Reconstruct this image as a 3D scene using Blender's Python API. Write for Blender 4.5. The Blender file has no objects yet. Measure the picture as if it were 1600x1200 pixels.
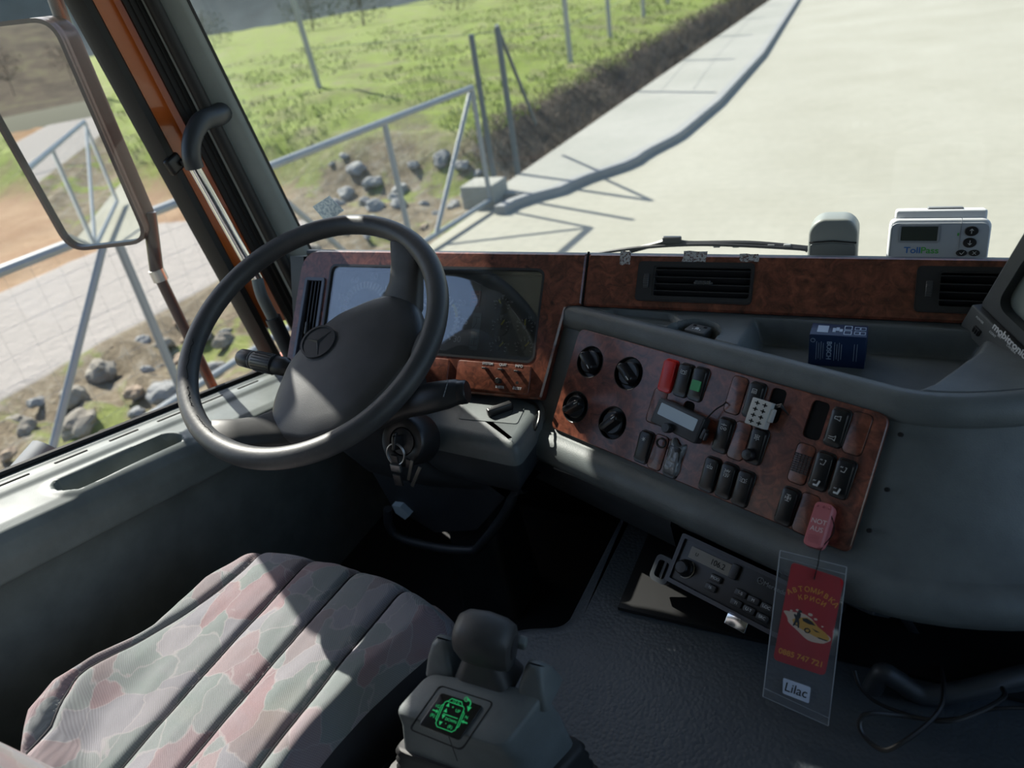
import bpy, bmesh, math, random
from mathutils import Vector, Matrix, noise
R=math.radians; PI=math.pi
SC=bpy.context.scene; COL=SC.collection
# ---------------------------------------------------------------- camera
FPX=1150.0; CAMP=Vector((0,0,1.25))
ps,th,ro=R(29.5),R(29.0),math.atan2(350,2040)
cd_=Vector((-math.sin(ps)*math.cos(th),math.cos(ps)*math.cos(th),-math.sin(th)))
r0_=Vector((math.cos(ps),math.sin(ps),0)); u0_=r0_.cross(cd_)
cr_=math.cos(ro)*r0_-math.sin(ro)*u0_; cu_=math.cos(ro)*u0_+math.sin(ro)*r0_
cam=bpy.data.cameras.new('camera'); camo=bpy.data.objects.new('camera',cam); COL.objects.link(camo)
camo.matrix_world=Matrix(((cr_.x,cu_.x,-cd_.x,CAMP.x),(cr_.y,cu_.y,-cd_.y,CAMP.y),(cr_.z,cu_.z,-cd_.z,CAMP.z),(0,0,0,1)))
cam.sensor_width=36; cam.lens=FPX/1600*36; cam.clip_start=.02; cam.clip_end=400
cam.dof.use_dof=True; cam.dof.focus_distance=1.12; cam.dof.aperture_fstop=3.9
SC.camera=camo
# ---------------------------------------------------------------- light
SUNV=Vector((1,-.47,-.91)).normalized()
w=bpy.data.worlds.new('sky'); SC.world=w; w.use_nodes=True
nt=w.node_tree; nt.nodes.clear()
o_=nt.nodes.new('ShaderNodeOutputWorld'); b_=nt.nodes.new('ShaderNodeBackground'); s_=nt.nodes.new('ShaderNodeTexSky')
s_.sky_type='NISHITA'; s_.sun_disc=False; s_.sun_elevation=R(38); s_.sun_rotation=math.atan2(-SUNV.x,-SUNV.y)
s_.air_density=1.0; s_.dust_density=1.2
nt.links.new(s_.outputs[0],b_.inputs[0]); nt.links.new(b_.outputs[0],o_.inputs[0]); b_.inputs[1].default_value=.19
sl=bpy.data.lights.new('sun','SUN'); sl.energy=8.2; sl.angle=R(.53); sl.color=(1,.95,.86)
so=bpy.data.objects.new('sun',sl); COL.objects.link(so); so.rotation_euler=SUNV.to_track_quat('-Z','Y').to_euler(); so.location=(-6,3,8)
vs=SC.view_settings; vs.view_transform='Standard'; vs.look='None'; vs.gamma=1; vs.use_curve_mapping=False; vs.exposure=.5
SC.display_settings.display_device='sRGB'
# ---------------------------------------------------------------- helpers
def ray(u,v): return cd_*FPX+cr_*(u-800)-cu_*(v-600)
def onP(u,v,p,n):
    d=ray(u,v); return CAMP+d*((Vector(p)-CAMP).dot(n)/d.dot(n))
def onX(u,v,x): return onP(u,v,(x,0,0),Vector((1,0,0)))
def onY(u,v,y): return onP(u,v,(0,y,0),Vector((0,1,0)))
def onZ(u,v,z): return onP(u,v,(0,0,z),Vector((0,0,1)))
def frame(o,x,y=None,z=None):
    x=Vector(x).normalized()
    if z is None: y=Vector(y); y=(y-x*y.dot(x)).normalized(); z=x.cross(y)
    else: z=Vector(z); z=(z-x*z.dot(x)).normalized(); y=z.cross(x)
    return Matrix(((x.x,y.x,z.x,o[0]),(x.y,y.y,z.y,o[1]),(x.z,y.z,z.z,o[2]),(0,0,0,1)))
def T(x=0,y=0,z=0): return Matrix.Translation((x,y,z))
def RX(a): return Matrix.Rotation(a,4,'X')
def RY(a): return Matrix.Rotation(a,4,'Y')
def RZ(a): return Matrix.Rotation(a,4,'Z')
def lookz(o,d,up=(0,0,1)):
    z=Vector(d).normalized(); x=Vector(up).cross(z)
    if x.length<1e-4: x=Vector((1,0,0)).cross(z)
    x.normalize(); return frame(o,x,z.cross(x))
def lerp(a,b,t): return a+(b-a)*t
def sst(a,b,x):
    t=max(0,min(1,(x-a)/(b-a))); return t*t*(3-2*t)
I4=Matrix.Identity(4)
class B:
    def __init__(s): s.b=bmesh.new()
    def mesh(s,vs,fs,M=I4):
        v=[s.b.verts.new(M@Vector(p)) for p in vs]
        for f in fs:
            try: s.b.faces.new([v[i] for i in f])
            except ValueError: pass
        return s
    def box(s,c,d,M=I4,bev=0):
        x,y,z=[k/2 for k in d]
        if bev<=0:
            V=[(c[0]+a*x,c[1]+b*y,c[2]+e*z) for e in(-1,1) for b in(-1,1) for a in(-1,1)]
            return s.mesh(V,[(0,2,3,1),(4,5,7,6),(0,1,5,4),(2,6,7,3),(0,4,6,2),(1,3,7,5)],M)
        return s.prism(rrect(d[0],d[1],min(bev*1.2,x*.9,y*.9),3),c[2]-z,c[2]+z,M@T(c[0],c[1],0),bev,both=True)
    def prism(s,poly,z0,z1,M=I4,bev=0,both=False,n=3,taper=0):
        rings=[]
        def off(d): return offset(poly,d)
        if both and bev:
            for k in range(n+1):
                a=PI/2*k/n; rings.append((off(bev*(1-math.sin(a))),z0+bev*(1-math.cos(a))))
        else: rings.append((poly,z0))
        if bev:
            for k in range(n+1):
                a=PI/2*k/n; rings.append((off(bev*(1-math.cos(a))+taper),z1-bev+bev*math.sin(a)))
        else: rings.append((off(taper) if taper else poly,z1))
        L=len(poly); V=[(x,y,z) for r,z in rings for x,y in r]; F=[]
        for k in range(len(rings)-1):
            for i in range(L):
                j=(i+1)%L; F.append((k*L+i,k*L+j,(k+1)*L+j,(k+1)*L+i))
        F.append(tuple(range(L-1,-1,-1))); F.append(tuple((len(rings)-1)*L+i for i in range(L)))
        return s.mesh(V,F,M)
    def ringplate(s,outer,inner,z0,z1,M=I4):      # frame: same vertex count
        L=len(outer); V=[(x,y,z) for p,z in((outer,z0),(outer,z1),(inner,z1),(inner,z0)) for x,y in p]; F=[]
        for k in range(4):
            for i in range(L):
                j=(i+1)%L; a,b=k*L,((k+1)%4)*L; F.append((a+i,a+j,b+j,b+i))
        return s.mesh(V,F,M)
    def lathe(s,prof,M=I4,n=24,cap=True):
        V=[];F=[]
        for r,z in prof:
            for i in range(n): V.append((r*math.cos(2*PI*i/n),r*math.sin(2*PI*i/n),z))
        for k in range(len(prof)-1):
            for i in range(n):
                j=(i+1)%n; F.append((k*n+i,k*n+j,(k+1)*n+j,(k+1)*n+i))
        if cap:
            F.append(tuple(range(n-1,-1,-1))); F.append(tuple((len(prof)-1)*n+i for i in range(n)))
        return s.mesh(V,F,M)
    def tube(s,pts,r,n=10,closed=False,M=I4,sx=1,cap=True,up=None):
        P=[Vector(p) for p in pts]; L=len(P); V=[];F=[]
        rad=r if callable(r) else (lambda t:r)
        prev=None
        for k in range(L):
            if closed: t=(P[(k+1)%L]-P[k-1]).normalized()
            else: t=(P[min(k+1,L-1)]-P[max(k-1,0)]).normalized()
            if prev is None:
                u=Vector(up) if up else Vector((0,0,1))
                if abs(u.dot(t))>.95: u=Vector((1,0,0))
            else: u=prev
            u=(u-t*u.dot(t)).normalized(); prev=u; v=t.cross(u); q=rad(k/(L-1 if L>1 else 1))
            for i in range(n):
                a=2*PI*i/n; V.append(P[k]+u*math.cos(a)*q+v*math.sin(a)*q*sx)
        m=L if closed else L-1
        for k in range(m):
            a,b=k*n,((k+1)%L)*n
            for i in range(n):
                j=(i+1)%n; F.append((a+i,a+j,b+j,b+i))
        if cap and not closed:
            F.append(tuple(range(n-1,-1,-1))); F.append(tuple((L-1)*n+i for i in range(n)))
        return s.mesh(V,F,M)
    def surf(s,fn,nu,nv,M=I4,wrapu=False):
        V=[fn(i/nu,j/nv) for j in range(nv+1) for i in range(nu+(0 if wrapu else 1))]; c=nu if wrapu else nu+1; F=[]
        for j in range(nv):
            for i in range(nu):
                i2=(i+1)%c if wrapu else i+1; F.append((j*c+i,j*c+i2,(j+1)*c+i2,(j+1)*c+i))
        return s.mesh(V,F,M)
    def loft(s,rings,M=I4,closed=True,caps=True):
        L=len(rings[0]); V=[p for r in rings for p in r]; F=[]
        for k in range(len(rings)-1):
            for i in range(L if closed else L-1):
                j=(i+1)%L; F.append((k*L+i,k*L+j,(k+1)*L+j,(k+1)*L+i))
        if caps and closed: F.append(tuple(range(L-1,-1,-1))); F.append(tuple((len(rings)-1)*L+i for i in range(L)))
        return s.mesh(V,F,M)
    def text(s,t,size,M=I4,ext=.0002,ax='CENTER',bold=0,sx=1,shear=0):
        c=bpy.data.curves.new('t','FONT'); c.body=t; c.size=size; c.extrude=ext; c.align_x=ax; c.align_y='CENTER'; c.offset=bold; c.shear=shear
        o=bpy.data.objects.new('t',c); COL.objects.link(o)
        me=bpy.data.meshes.new_from_object(o,depsgraph=bpy.context.evaluated_depsgraph_get())
        me.transform(M@Matrix.Diagonal((sx,1,1,1))); s.b.from_mesh(me)
        bpy.data.objects.remove(o); bpy.data.curves.remove(c); bpy.data.meshes.remove(me); return s
def offset(poly,d):
    if d==0: return poly
    L=len(poly); out=[]
    ar=sum(poly[i][0]*poly[(i+1)%L][1]-poly[(i+1)%L][0]*poly[i][1] for i in range(L)); sg=1 if ar>0 else -1
    for i in range(L):
        a,b,c=Vector(poly[i-1]),Vector(poly[i]),Vector(poly[(i+1)%L])
        e1=(b-a); e2=(c-b)
        if e1.length<1e-9: e1=e2
        if e2.length<1e-9: e2=e1
        e1=e1.normalized(); e2=e2.normalized()
        n1=Vector((-e1.y,e1.x)); n2=Vector((-e2.y,e2.x)); m=n1+n2
        if m.length<1e-6: m=n1
        m.normalize(); k=max(.35,m.dot(n1)); q=b+m*(d*sg/k); out.append((q.x,q.y))
    return out
def rrect(w,h,r,n=4,cx=0,cy=0):
    P=[]
    for sx,sy,a0 in((1,1,0),(-1,1,90),(-1,-1,180),(1,-1,270)):
        for k in range(n+1):
            a=R(a0+90*k/n); P.append((cx+sx*(w/2-r)+r*math.cos(a),cy+sy*(h/2-r)+r*math.sin(a)))
    return P
def rpoly(pts,r,n=4):          # round the corners of a 2D polygon
    L=len(pts); out=[]
    for i in range(L):
        a,b,c=Vector(pts[i-1]),Vector(pts[i]),Vector(pts[(i+1)%L]); q=r[i] if isinstance(r,(list,tuple)) else r
        d1=(a-b);d2=(c-b); q=min(q,d1.length*.48,d2.length*.48); p=b+d1.normalized()*q; s=b+d2.normalized()*q
        for k in range(n+1):
            t=k/n; v=p*(1-t)**2+b*2*t*(1-t)+s*t*t; out.append((v.x,v.y))
    return out
def circ(r,n=24,cx=0,cy=0,sy=1): return [(cx+r*math.cos(2*PI*i/n),cy+r*sy*math.sin(2*PI*i/n)) for i in range(n)]
def bez(P,n=24):               # catmull-rom through points
    P=[Vector(p) for p in P]; out=[]; L=len(P)
    for i in range(L-1):
        a=P[max(i-1,0)];b=P[i];c=P[i+1];d=P[min(i+2,L-1)]
        for k in range(n):
            t=k/n; out.append(.5*((2*b)+(c-a)*t+(2*a-5*b+4*c-d)*t*t+(3*b-a-3*c+d)*t**3))
    out.append(P[-1]); return out
def thing(name,label,cat,M=None,group=None):
    o=bpy.data.objects.new(name,None); COL.objects.link(o); o.empty_display_size=.05
    if M is not None: o.matrix_basis=M.copy()
    return tag(o,label,cat,group)
def tag(o,label=None,cat=None,group=None,kind=None):
    for k,v in(('label',label),('category',cat),('group',group),('kind',kind)):
        if v: o[k]=v
    return o
def rootm(p):
    while p.parent: p=p.parent
    return p.matrix_basis
def obj(name,b,m,parent=None,world=False,label=None,smooth=40,M=None,weld=True):
    bm=b.b
    if M is not None: bmesh.ops.transform(bm,matrix=M,verts=bm.verts)
    if parent is not None and world: bmesh.ops.transform(bm,matrix=rootm(parent).inverted(),verts=bm.verts)
    if weld: bmesh.ops.remove_doubles(bm,verts=bm.verts,dist=1e-6)
    bmesh.ops.recalc_face_normals(bm,faces=bm.faces)
    me=bpy.data.meshes.new(name); bm.to_mesh(me); bm.free()
    if smooth:
        me.polygons.foreach_set('use_smooth',[True]*len(me.polygons)); me.set_sharp_from_angle(angle=R(smooth))
    if m: me.materials.append(m)
    o=bpy.data.objects.new(name,me); COL.objects.link(o)
    if parent is not None: o.parent=parent
    if label: o['label']=label
    return o
def struct(name,b,m,**k):
    o=obj(name,b,m,**k); o['kind']='structure'; return o
def copy_tree(o,parent=None):
    c=o.copy(); COL.objects.link(c); c.parent=parent
    for ch in [x for x in o.children]: copy_tree(ch,c)
    return c
# ---------------------------------------------------------------- materials
MATS={}
class NT:
    def __init__(s,name):
        s.m=bpy.data.materials.new(name); s.m.use_nodes=True; s.t=s.m.node_tree; s.N=s.t.nodes; s.L=s.t.links
        s.p=s.N['Principled BSDF']; MATS[name]=s.m; s.co=None
    def n(s,t,**k):
        x=s.N.new('ShaderNode'+t)
        for a,v in k.items():
            if a.startswith('i_'):
                key=a[2:]; key=int(key) if key.isdigit() else key.replace('_',' ')
                x.inputs[key].default_value=v
            else: setattr(x,a,v)
        return x
    def l(s,a,b):
        s.L.new(a,b); return b
    def coord(s):
        if not s.co: s.co=s.n('TexCoord').outputs['Object']
        return s.co
    def mapping(s,scale=(1,1,1),rot=(0,0,0),src=None):
        m=s.n('Mapping'); m.inputs['Scale'].default_value=scale; m.inputs['Rotation'].default_value=rot
        s.L.new(src or s.coord(),m.inputs[0]); return m.outputs[0]
    def noise(s,scale,detail=3,rough=.5,dist=0,vec=None):
        x=s.n('TexNoise'); x.inputs['Scale'].default_value=scale; x.inputs['Detail'].default_value=detail; x.inputs['Roughness'].default_value=rough; x.inputs['Distortion'].default_value=dist
        s.L.new(vec or s.coord(),x.inputs['Vector']); return x
    def vor(s,scale,feature='F1',vec=None,rand=1):
        x=s.n('TexVoronoi',feature=feature); x.inputs['Scale'].default_value=scale; x.inputs['Randomness'].default_value=rand
        s.L.new(vec or s.coord(),x.inputs['Vector']); return x
    def ramp(s,fac,stops,interp='LINEAR'):
        x=s.n('ValToRGB'); x.color_ramp.interpolation=interp; e=x.color_ramp.elements
        while len(e)<len(stops): e.new(.5)
        for q,(p,c) in zip(e,stops): q.position=p; q.color=(*c,1) if len(c)==3 else c
        s.L.new(fac,x.inputs[0]); return x.outputs[0]
    def mix(s,fac,a,b,mode='MIX'):
        x=s.n('Mix',data_type='RGBA',blend_type=mode)
        for i,v in((0,fac),(6,a),(7,b)):
            if hasattr(v,'links') or isinstance(v,bpy.types.NodeSocket): s.L.new(v,x.inputs[i])
            else: x.inputs[i].default_value=(*v,1) if isinstance(v,tuple) and len(v)==3 else v
        return x.outputs[2]
    def math(s,op,a,b=0,c=0):
        x=s.n('Math',operation=op)
        for i,v in enumerate((a,b,c)):
            if isinstance(v,bpy.types.NodeSocket): s.L.new(v,x.inputs[i])
            else: x.inputs[i].default_value=v
        return x.outputs[0]
    def warp(s,scale,amt,vec=None):
        nz=s.noise(scale,2,vec=vec); x=s.n('VectorMath',operation='MULTIPLY_ADD')
        sub=s.n('VectorMath',operation='SUBTRACT'); sub.inputs[1].default_value=(.5,.5,.5); s.L.new(nz.outputs['Color'],sub.inputs[0])
        s.L.new(sub.outputs[0],x.inputs[0]); x.inputs[1].default_value=(amt,)*3; s.L.new(vec or s.coord(),x.inputs[2]); return x.outputs[0]
    def bump(s,h,strength=.3,dist=.001):
        x=s.n('Bump'); x.inputs['Strength'].default_value=strength; x.inputs['Distance'].default_value=dist
        s.L.new(h,x.inputs['Height']); s.L.new(x.outputs[0],s.p.inputs['Normal']); return s
    def set(s,col=None,rough=None,metal=None,spec=None,coat=None,coatr=None,**k):
        P=s.p.inputs
        if col is not None:
            if isinstance(col,bpy.types.NodeSocket): s.L.new(col,P['Base Color'])
            else: P['Base Color'].default_value=(*col,1)
        for key,v in(('Roughness',rough),('Metallic',metal),('Specular IOR Level',spec),('Coat Weight',coat),('Coat Roughness',coatr)):
            if v is None: continue
            if isinstance(v,bpy.types.NodeSocket): s.L.new(v,P[key])
            else: P[key].default_value=v
        return s
def simple(name,col,rough=.5,metal=0,spec=.5,**k): return NT(name).set(col,rough,metal,spec,**k).m
def grain(name,col,rough=.5,scale=900,strength=.25,dist=.0004,var=.15,spec=.5,dust=0,big=0):
    t=NT(name); v=t.vor(scale); nz=t.noise(14,4,.6)
    lo=tuple(c*(1-var) for c in col); hi=tuple(c*(1+var) for c in col)
    c=t.ramp(nz.outputs[0],[(.35,lo),(.65,hi)])
    if dust:
        d=t.noise(420,2,.7); c=t.mix(t.ramp(d.outputs[0],[(.66,(0,0,0)),(.74,(dust,)*3)]),c,(.3,.3,.28))
    rr=t.ramp(t.noise(9,3).outputs[0],[(.3,(rough-.08,)*3),(.7,(rough+.1,)*3)])
    t.set(c,rr,0,spec); t.bump(v.outputs['Distance'],strength,dist); return t.m
def emis(name,col,st,base=(0,0,0)):
    t=NT(name); t.set(base,.4); t.p.inputs['Emission Color'].default_value=(*col,1); t.p.inputs['Emission Strength'].default_value=st; return t.m
def thin(name,tint=(1,1,1),refl=1.0,rough=0,ior=1.5,haze=0,hazecol=(.8,.85,.85)):
    t=NT(name); t.N.remove(t.p); out=t.N['Material Output']
    tr=t.n('BsdfTransparent'); tr.inputs[0].default_value=(*tint,1); gl=t.n('BsdfGlossy'); gl.inputs['Roughness'].default_value=rough
    fr=t.n('Fresnel'); gg=t.n('NewGeometry'); t.l(t.math('MULTIPLY_ADD',gg.outputs['Backfacing'],1/ior-ior,ior),fr.inputs[0]); mx=t.n('MixShader')
    f=t.math('MULTIPLY',fr.outputs[0],refl); t.l(f,mx.inputs[0]); t.l(tr.outputs[0],mx.inputs[1]); t.l(gl.outputs[0],mx.inputs[2]); last=mx.outputs[0]
    if haze:
        df=t.n('BsdfDiffuse'); df.inputs[0].default_value=(*hazecol,1); m2=t.n('MixShader')
        t.l(t.ramp(t.noise(3,4).outputs[0],[(.3,(haze*.6,)*3),(.7,(haze*1.3,)*3)]),m2.inputs[0]); t.l(last,m2.inputs[1]); t.l(df.outputs[0],m2.inputs[2]); last=m2.outputs[0]
    t.l(last,out.inputs[0]); return t.m
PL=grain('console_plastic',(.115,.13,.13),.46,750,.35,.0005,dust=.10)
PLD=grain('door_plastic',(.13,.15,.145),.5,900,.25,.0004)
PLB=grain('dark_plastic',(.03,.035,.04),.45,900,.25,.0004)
PILM=grain('pillar_plastic',(.27,.30,.285),.55,900,.1,.0002,var=.05)
RUBR=grain('wheel_rubber',(.05,.05,.05),.5,1400,.16,.0003,var=.25)
PAD=grain('wheel_pad_leather',(.05,.052,.055),.46,900,.35,.0004,var=.12)
BLK=simple('satin_black',(.012,.012,.013),.38)
GLB=simple('gloss_black',(.008,.008,.009),.16)
RUB=simple('seal_rubber',(.012,.012,.012),.6)
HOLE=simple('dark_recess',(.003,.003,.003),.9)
WHT=simple('printed_white',(.62,.64,.64),.6)
GRYP=simple('printed_grey',(.22,.23,.23),.6)
CHR=simple('bright_chrome',(.85,.85,.85),.12,1)
STL=simple('worn_steel',(.5,.5,.5),.35,1)
def burl():
    t=NT('burl_wood'); w1=t.warp(18,.035); w2=t.warp(70,.008,w1)
    nz=t.noise(38,6,.68,1.6,w2); v=t.vor(34,'F1',w2)
    c=t.ramp(nz.outputs[0],[(.30,(.06,.021,.013)),(.44,(.14,.043,.025)),(.56,(.205,.066,.037)),(.72,(.29,.10,.05))])
    eye=t.ramp(v.outputs['Distance'],[(.05,(.25,.25,.25)),(.18,(1,1,1))])
    rg=t.n('TexWave',wave_type='RINGS'); rg.inputs['Scale'].default_value=9; rg.inputs['Distortion'].default_value=14; rg.inputs['Detail'].default_value=4; rg.inputs['Detail Scale'].default_value=2.5; t.l(w2,rg.inputs[0])
    c=t.mix(.75,c,eye,'MULTIPLY'); c=t.mix(.45,c,t.ramp(rg.outputs[0],[(0,(.3,.25,.25)),(.7,(1.1,1,1))]),'MULTIPLY')
    d=t.noise(600,2,.7); c=t.mix(t.ramp(d.outputs[0],[(.68,(0,0,0)),(.75,(.35,.35,.35))]),c,(.3,.27,.24))
    t.set(c,.32,0,.5,.35,.12); return t.m
WOOD=burl()
def seatfab():
    t=NT('seat_fabric'); wv=t.warp(60,.012,t.warp(9,.10)); mp=t.mapping((1,.62,1),(0,0,.5),wv)
    v=t.vor(22,'F1',mp); e=t.vor(22,'DISTANCE_TO_EDGE',mp)
    sep=t.n('SeparateColor'); t.l(v.outputs['Color'],sep.inputs[0])
    c=t.ramp(sep.outputs[0],[(0,(.30,.31,.33)),(.2,(.22,.29,.26)),(.36,(.35,.225,.225)),(.5,(.36,.36,.37)),(.64,(.26,.31,.29)),(.76,(.38,.285,.28)),(.88,(.27,.22,.21))],'CONSTANT')
    soft=t.noise(16,4,.6,.6); c=t.mix(t.ramp(soft.outputs[0],[(.35,(0,0,0)),(.65,(.38,.38,.38))]),c,(.36,.36,.38))
    c=t.mix(t.ramp(e.outputs[0],[(.012,(.45,.45,.45)),(.03,(0,0,0))]),c,(.55,.53,.5))
    st=t.noise(5,2); c=t.mix(t.ramp(st.outputs[0],[(.6,(0,0,0)),(.72,(.35,.35,.35))]),c,(.42,.38,.25))
    wa=t.n('TexWave'); wa.bands_direction='DIAGONAL'; wa.inputs['Scale'].default_value=190; wa.inputs['Distortion'].default_value=.6; t.l(t.coord(),wa.inputs[0])
    wb=t.n('TexWave'); wb.bands_direction='X'; wb.inputs['Scale'].default_value=260; t.l(t.coord(),wb.inputs[0])
    h=t.math('MULTIPLY',wa.outputs[0],wb.outputs[0]); c=t.mix(.5,c,t.ramp(h,[(0,(.45,.45,.45)),(.6,(1.15,1.15,1.15))]),'MULTIPLY')
    c=t.mix(.30,c,(.30,.29,.30)); c=t.mix(1.0,c,(.76,.74,.77),'MULTIPLY'); t.set(c,.95,0,.15); t.p.inputs['Sheen Weight'].default_value=.1; t.bump(h,.5,.0008); return t.m
SEAT=seatfab()
def pebble():
    t=NT('engine_cover_vinyl'); wv=t.warp(40,.004); v=t.vor(190,'SMOOTH_F1',wv); v.inputs['Smoothness'].default_value=.4
    t.set(t.ramp(t.noise(6,3).outputs[0],[(.3,(.045,.055,.066)),(.7,(.06,.073,.085))]),.43,0,.5); t.bump(v.outputs['Distance'],.4,.0018); t.p.inputs['Normal']; 
    bn=[n for n in t.N if n.type=='BUMP'][0]; bn.invert=True; return t.m
TUN=pebble()
# ---------------------------------------------------------------- outdoors
G=-1.2
def curbx(y):
    P=[(-8,-3.9),(0,-3.9),(7.4,-3.95),(7.75,-3.9),(8.4,-3.45),(9.56,-2.93),(11,-2.66),(13,-2.55),(18,-2.6),(31,-3.3),(60,-5)]
    for (a,b),(c,d) in zip(P,P[1:]):
        if y<=c: return lerp(b,d,sst(a,c,y) if c-a<2 else (y-a)/(c-a))
    return P[-1][1]
def mconc(name,c1,c2,lines=True):
    t=NT(name); n1=t.noise(.6,5,.6); n2=t.noise(9,5,.7); c=t.ramp(n1.outputs[0],[(.3,c1),(.7,c2)])
    c=t.mix(.35,c,t.ramp(n2.outputs[0],[(.3,(.7,.7,.7)),(.7,(1,1,1))]),'MULTIPLY')
    if lines:
        wv=t.n('TexWave'); wv.bands_direction='Y'; wv.inputs['Scale'].default_value=1.6; wv.inputs['Distortion'].default_value=.5; t.l(t.coord(),wv.inputs[0])
        c=t.mix(.18,c,t.ramp(wv.outputs[0],[(0,(.8,.8,.8)),(.2,(1,1,1))]),'MULTIPLY')
    c=t.mix(1.0,c,(.56,.56,.56),'MULTIPLY'); t.set(c,.85,0,.3); t.bump(n2.outputs[0],.3,.01); return t.m
ROAD=mconc('road_concrete',(.50,.48,.38),(.58,.56,.46)); WALK=mconc('sidewalk_concrete',(.46,.46,.40),(.55,.54,.48)); CURB=mconc('curb_concrete',(.40,.41,.41),(.48,.48,.46),False)
b=B(); b.box((6.8,16,G-.06),(22.4,110,.12)); tag(obj('concrete_road',b,ROAD),'wide pale concrete road in front of the truck','road',kind='structure')
ys=[-20+ i*.25 for i in range(320)]
b=B(); b.loft([[(curbx(y)-.14,y,G-.05),(curbx(y)-.14,y,G+.10),(curbx(y)-.02,y,G+.10),(curbx(y),y,G+.08),(curbx(y),y,G-.05)] for y in ys if y>7.3])
tag(obj('curb',b,CURB),'grey concrete kerb curving along the edge of the pale road','curb',kind='structure')
b=B(); b.loft([[(-4.38,y,G-.1),(-4.38,y,G+.098),(curbx(y)-.14,y,G+.098),(curbx(y)-.14,y,G-.1)] for y in ys if y>7.9])
tag(obj('sidewalk',b,WALK),'narrow concrete pavement between the kerb and the earth bank','sidewalk',kind='structure')
def hgt(x,y):
    d=-4.4-x
    h=.55*sst(0,.9,d)*sst(8.2,9.6,y)+.10*sst(9,14,y)*sst(0,8,d)
    h+=sst(7,12,y)*.35*sst(1,4,d)
    h+=noise.noise(Vector((x*.9,y*.9,0)))*.10*sst(0,.5,d)+noise.noise(Vector((x*3,y*3,5)))*.05*sst(0,.5,d)
    pav=sst(-6.2,-6.5,x)*sst(-9.7,-9.4,x)*sst(7.4,7.0,y)
    rub=sst(-4.5,-5,x)*sst(-6.3,-6,x)*sst(7.6,7,y)
    h=h*(1-pav)+.02*pav; h+=rub*abs(noise.noise(Vector((x*2.2,y*2.2,9))))*.35-.15*rub
    return G+h-.02*(d<.02)
def mterr():
    t=NT('field_ground'); co=t.coord(); sp=t.n('SeparateXYZ'); t.l(co,sp.inputs[0]); X,Y=sp.outputs[0],sp.outputs[1]
    nz=t.noise(.8,5,.65).outputs[0]; fine=t.noise(5,6,.75).outputs[0]; w=t.math('MULTIPLY_ADD',nz,2.2,-1.1); Xw=t.math('ADD',X,w); Yw=t.math('ADD',Y,w)
    def st(v,a,bb):
        m=t.n('MapRange'); m.interpolation_type='SMOOTHSTEP'; m.inputs[1].default_value=a; m.inputs[2].default_value=bb; t.l(v,m.inputs[0]); return m.outputs[0]
    grass=t.ramp(nz,[(.28,(.24,.22,.12)),(.40,(.27,.30,.09)),(.54,(.30,.40,.06)),(.68,(.36,.33,.19))])
    grass=t.mix(.55,grass,t.ramp(fine,[(.3,(.45,.45,.42)),(.7,(1.25,1.25,1.1))]),'MULTIPLY')
    soil=t.ramp(fine,[(.3,(.055,.042,.03)),(.5,(.13,.10,.07)),(.7,(.24,.19,.13))])
    rock=t.ramp(fine,[(.3,(.12,.09,.06)),(.5,(.29,.235,.155)),(.68,(.43,.39,.31))])
    orange=t.ramp(nz,[(.3,(.36,.21,.11)),(.7,(.50,.34,.20))])
    pav=(.50,.46,.42)
    c=grass
    c=t.mix(st(Xw,-5.6,-5.0),c,soil)                      # bank strip beside the pavement
    near=st(Yw,9.2,8.2); c=t.mix(near,c,orange)
    c=t.mix(t.math('MULTIPLY',near,st(Xw,-15,-16)),c,grass)
    side=t.math('MULTIPLY',st(Yw,10.0,8.6),st(Xw,-8.6,-7.6)); c=t.mix(side,c,rock)
    g2=t.math('MULTIPLY',st(nz,.52,.6),side); c=t.mix(t.math('MULTIPLY',g2,.75),c,(.26,.34,.06))
    pv=t.math('MULTIPLY',t.math('MULTIPLY',st(X,-6.35,-6.45),st(X,-9.6,-9.5)),st(Y,7.3,7.2)); c=t.mix(pv,c,pav)
    c=t.mix(1.0,c,(.56,.56,.56),'MULTIPLY'); t.set(c,.95,0,.2); t.bump(fine,.8,.08); return t.m
FIELD=mterr()
b=B(); xs=[-4.38-.18*i for i in range(36)]+[-10.9-(i*.34)**1.6 for i in range(1,45)]; yy=[-30+i*2.2 for i in range(13)]+[i*.2 for i in range(-5,90)]+[18+(i*.4)**1.5 for i in range(1,38)]
b.mesh([(x,y,hgt(x,y)) for y in yy for x in xs],[(j*len(xs)+i,(j+1)*len(xs)+i,(j+1)*len(xs)+i+1,j*len(xs)+i+1) for j in range(len(yy)-1) for i in range(len(xs)-1)])
tag(obj('field_terrain',b,FIELD,smooth=180),'grassy field and stony bank beyond the fence','field',kind='structure')
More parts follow.
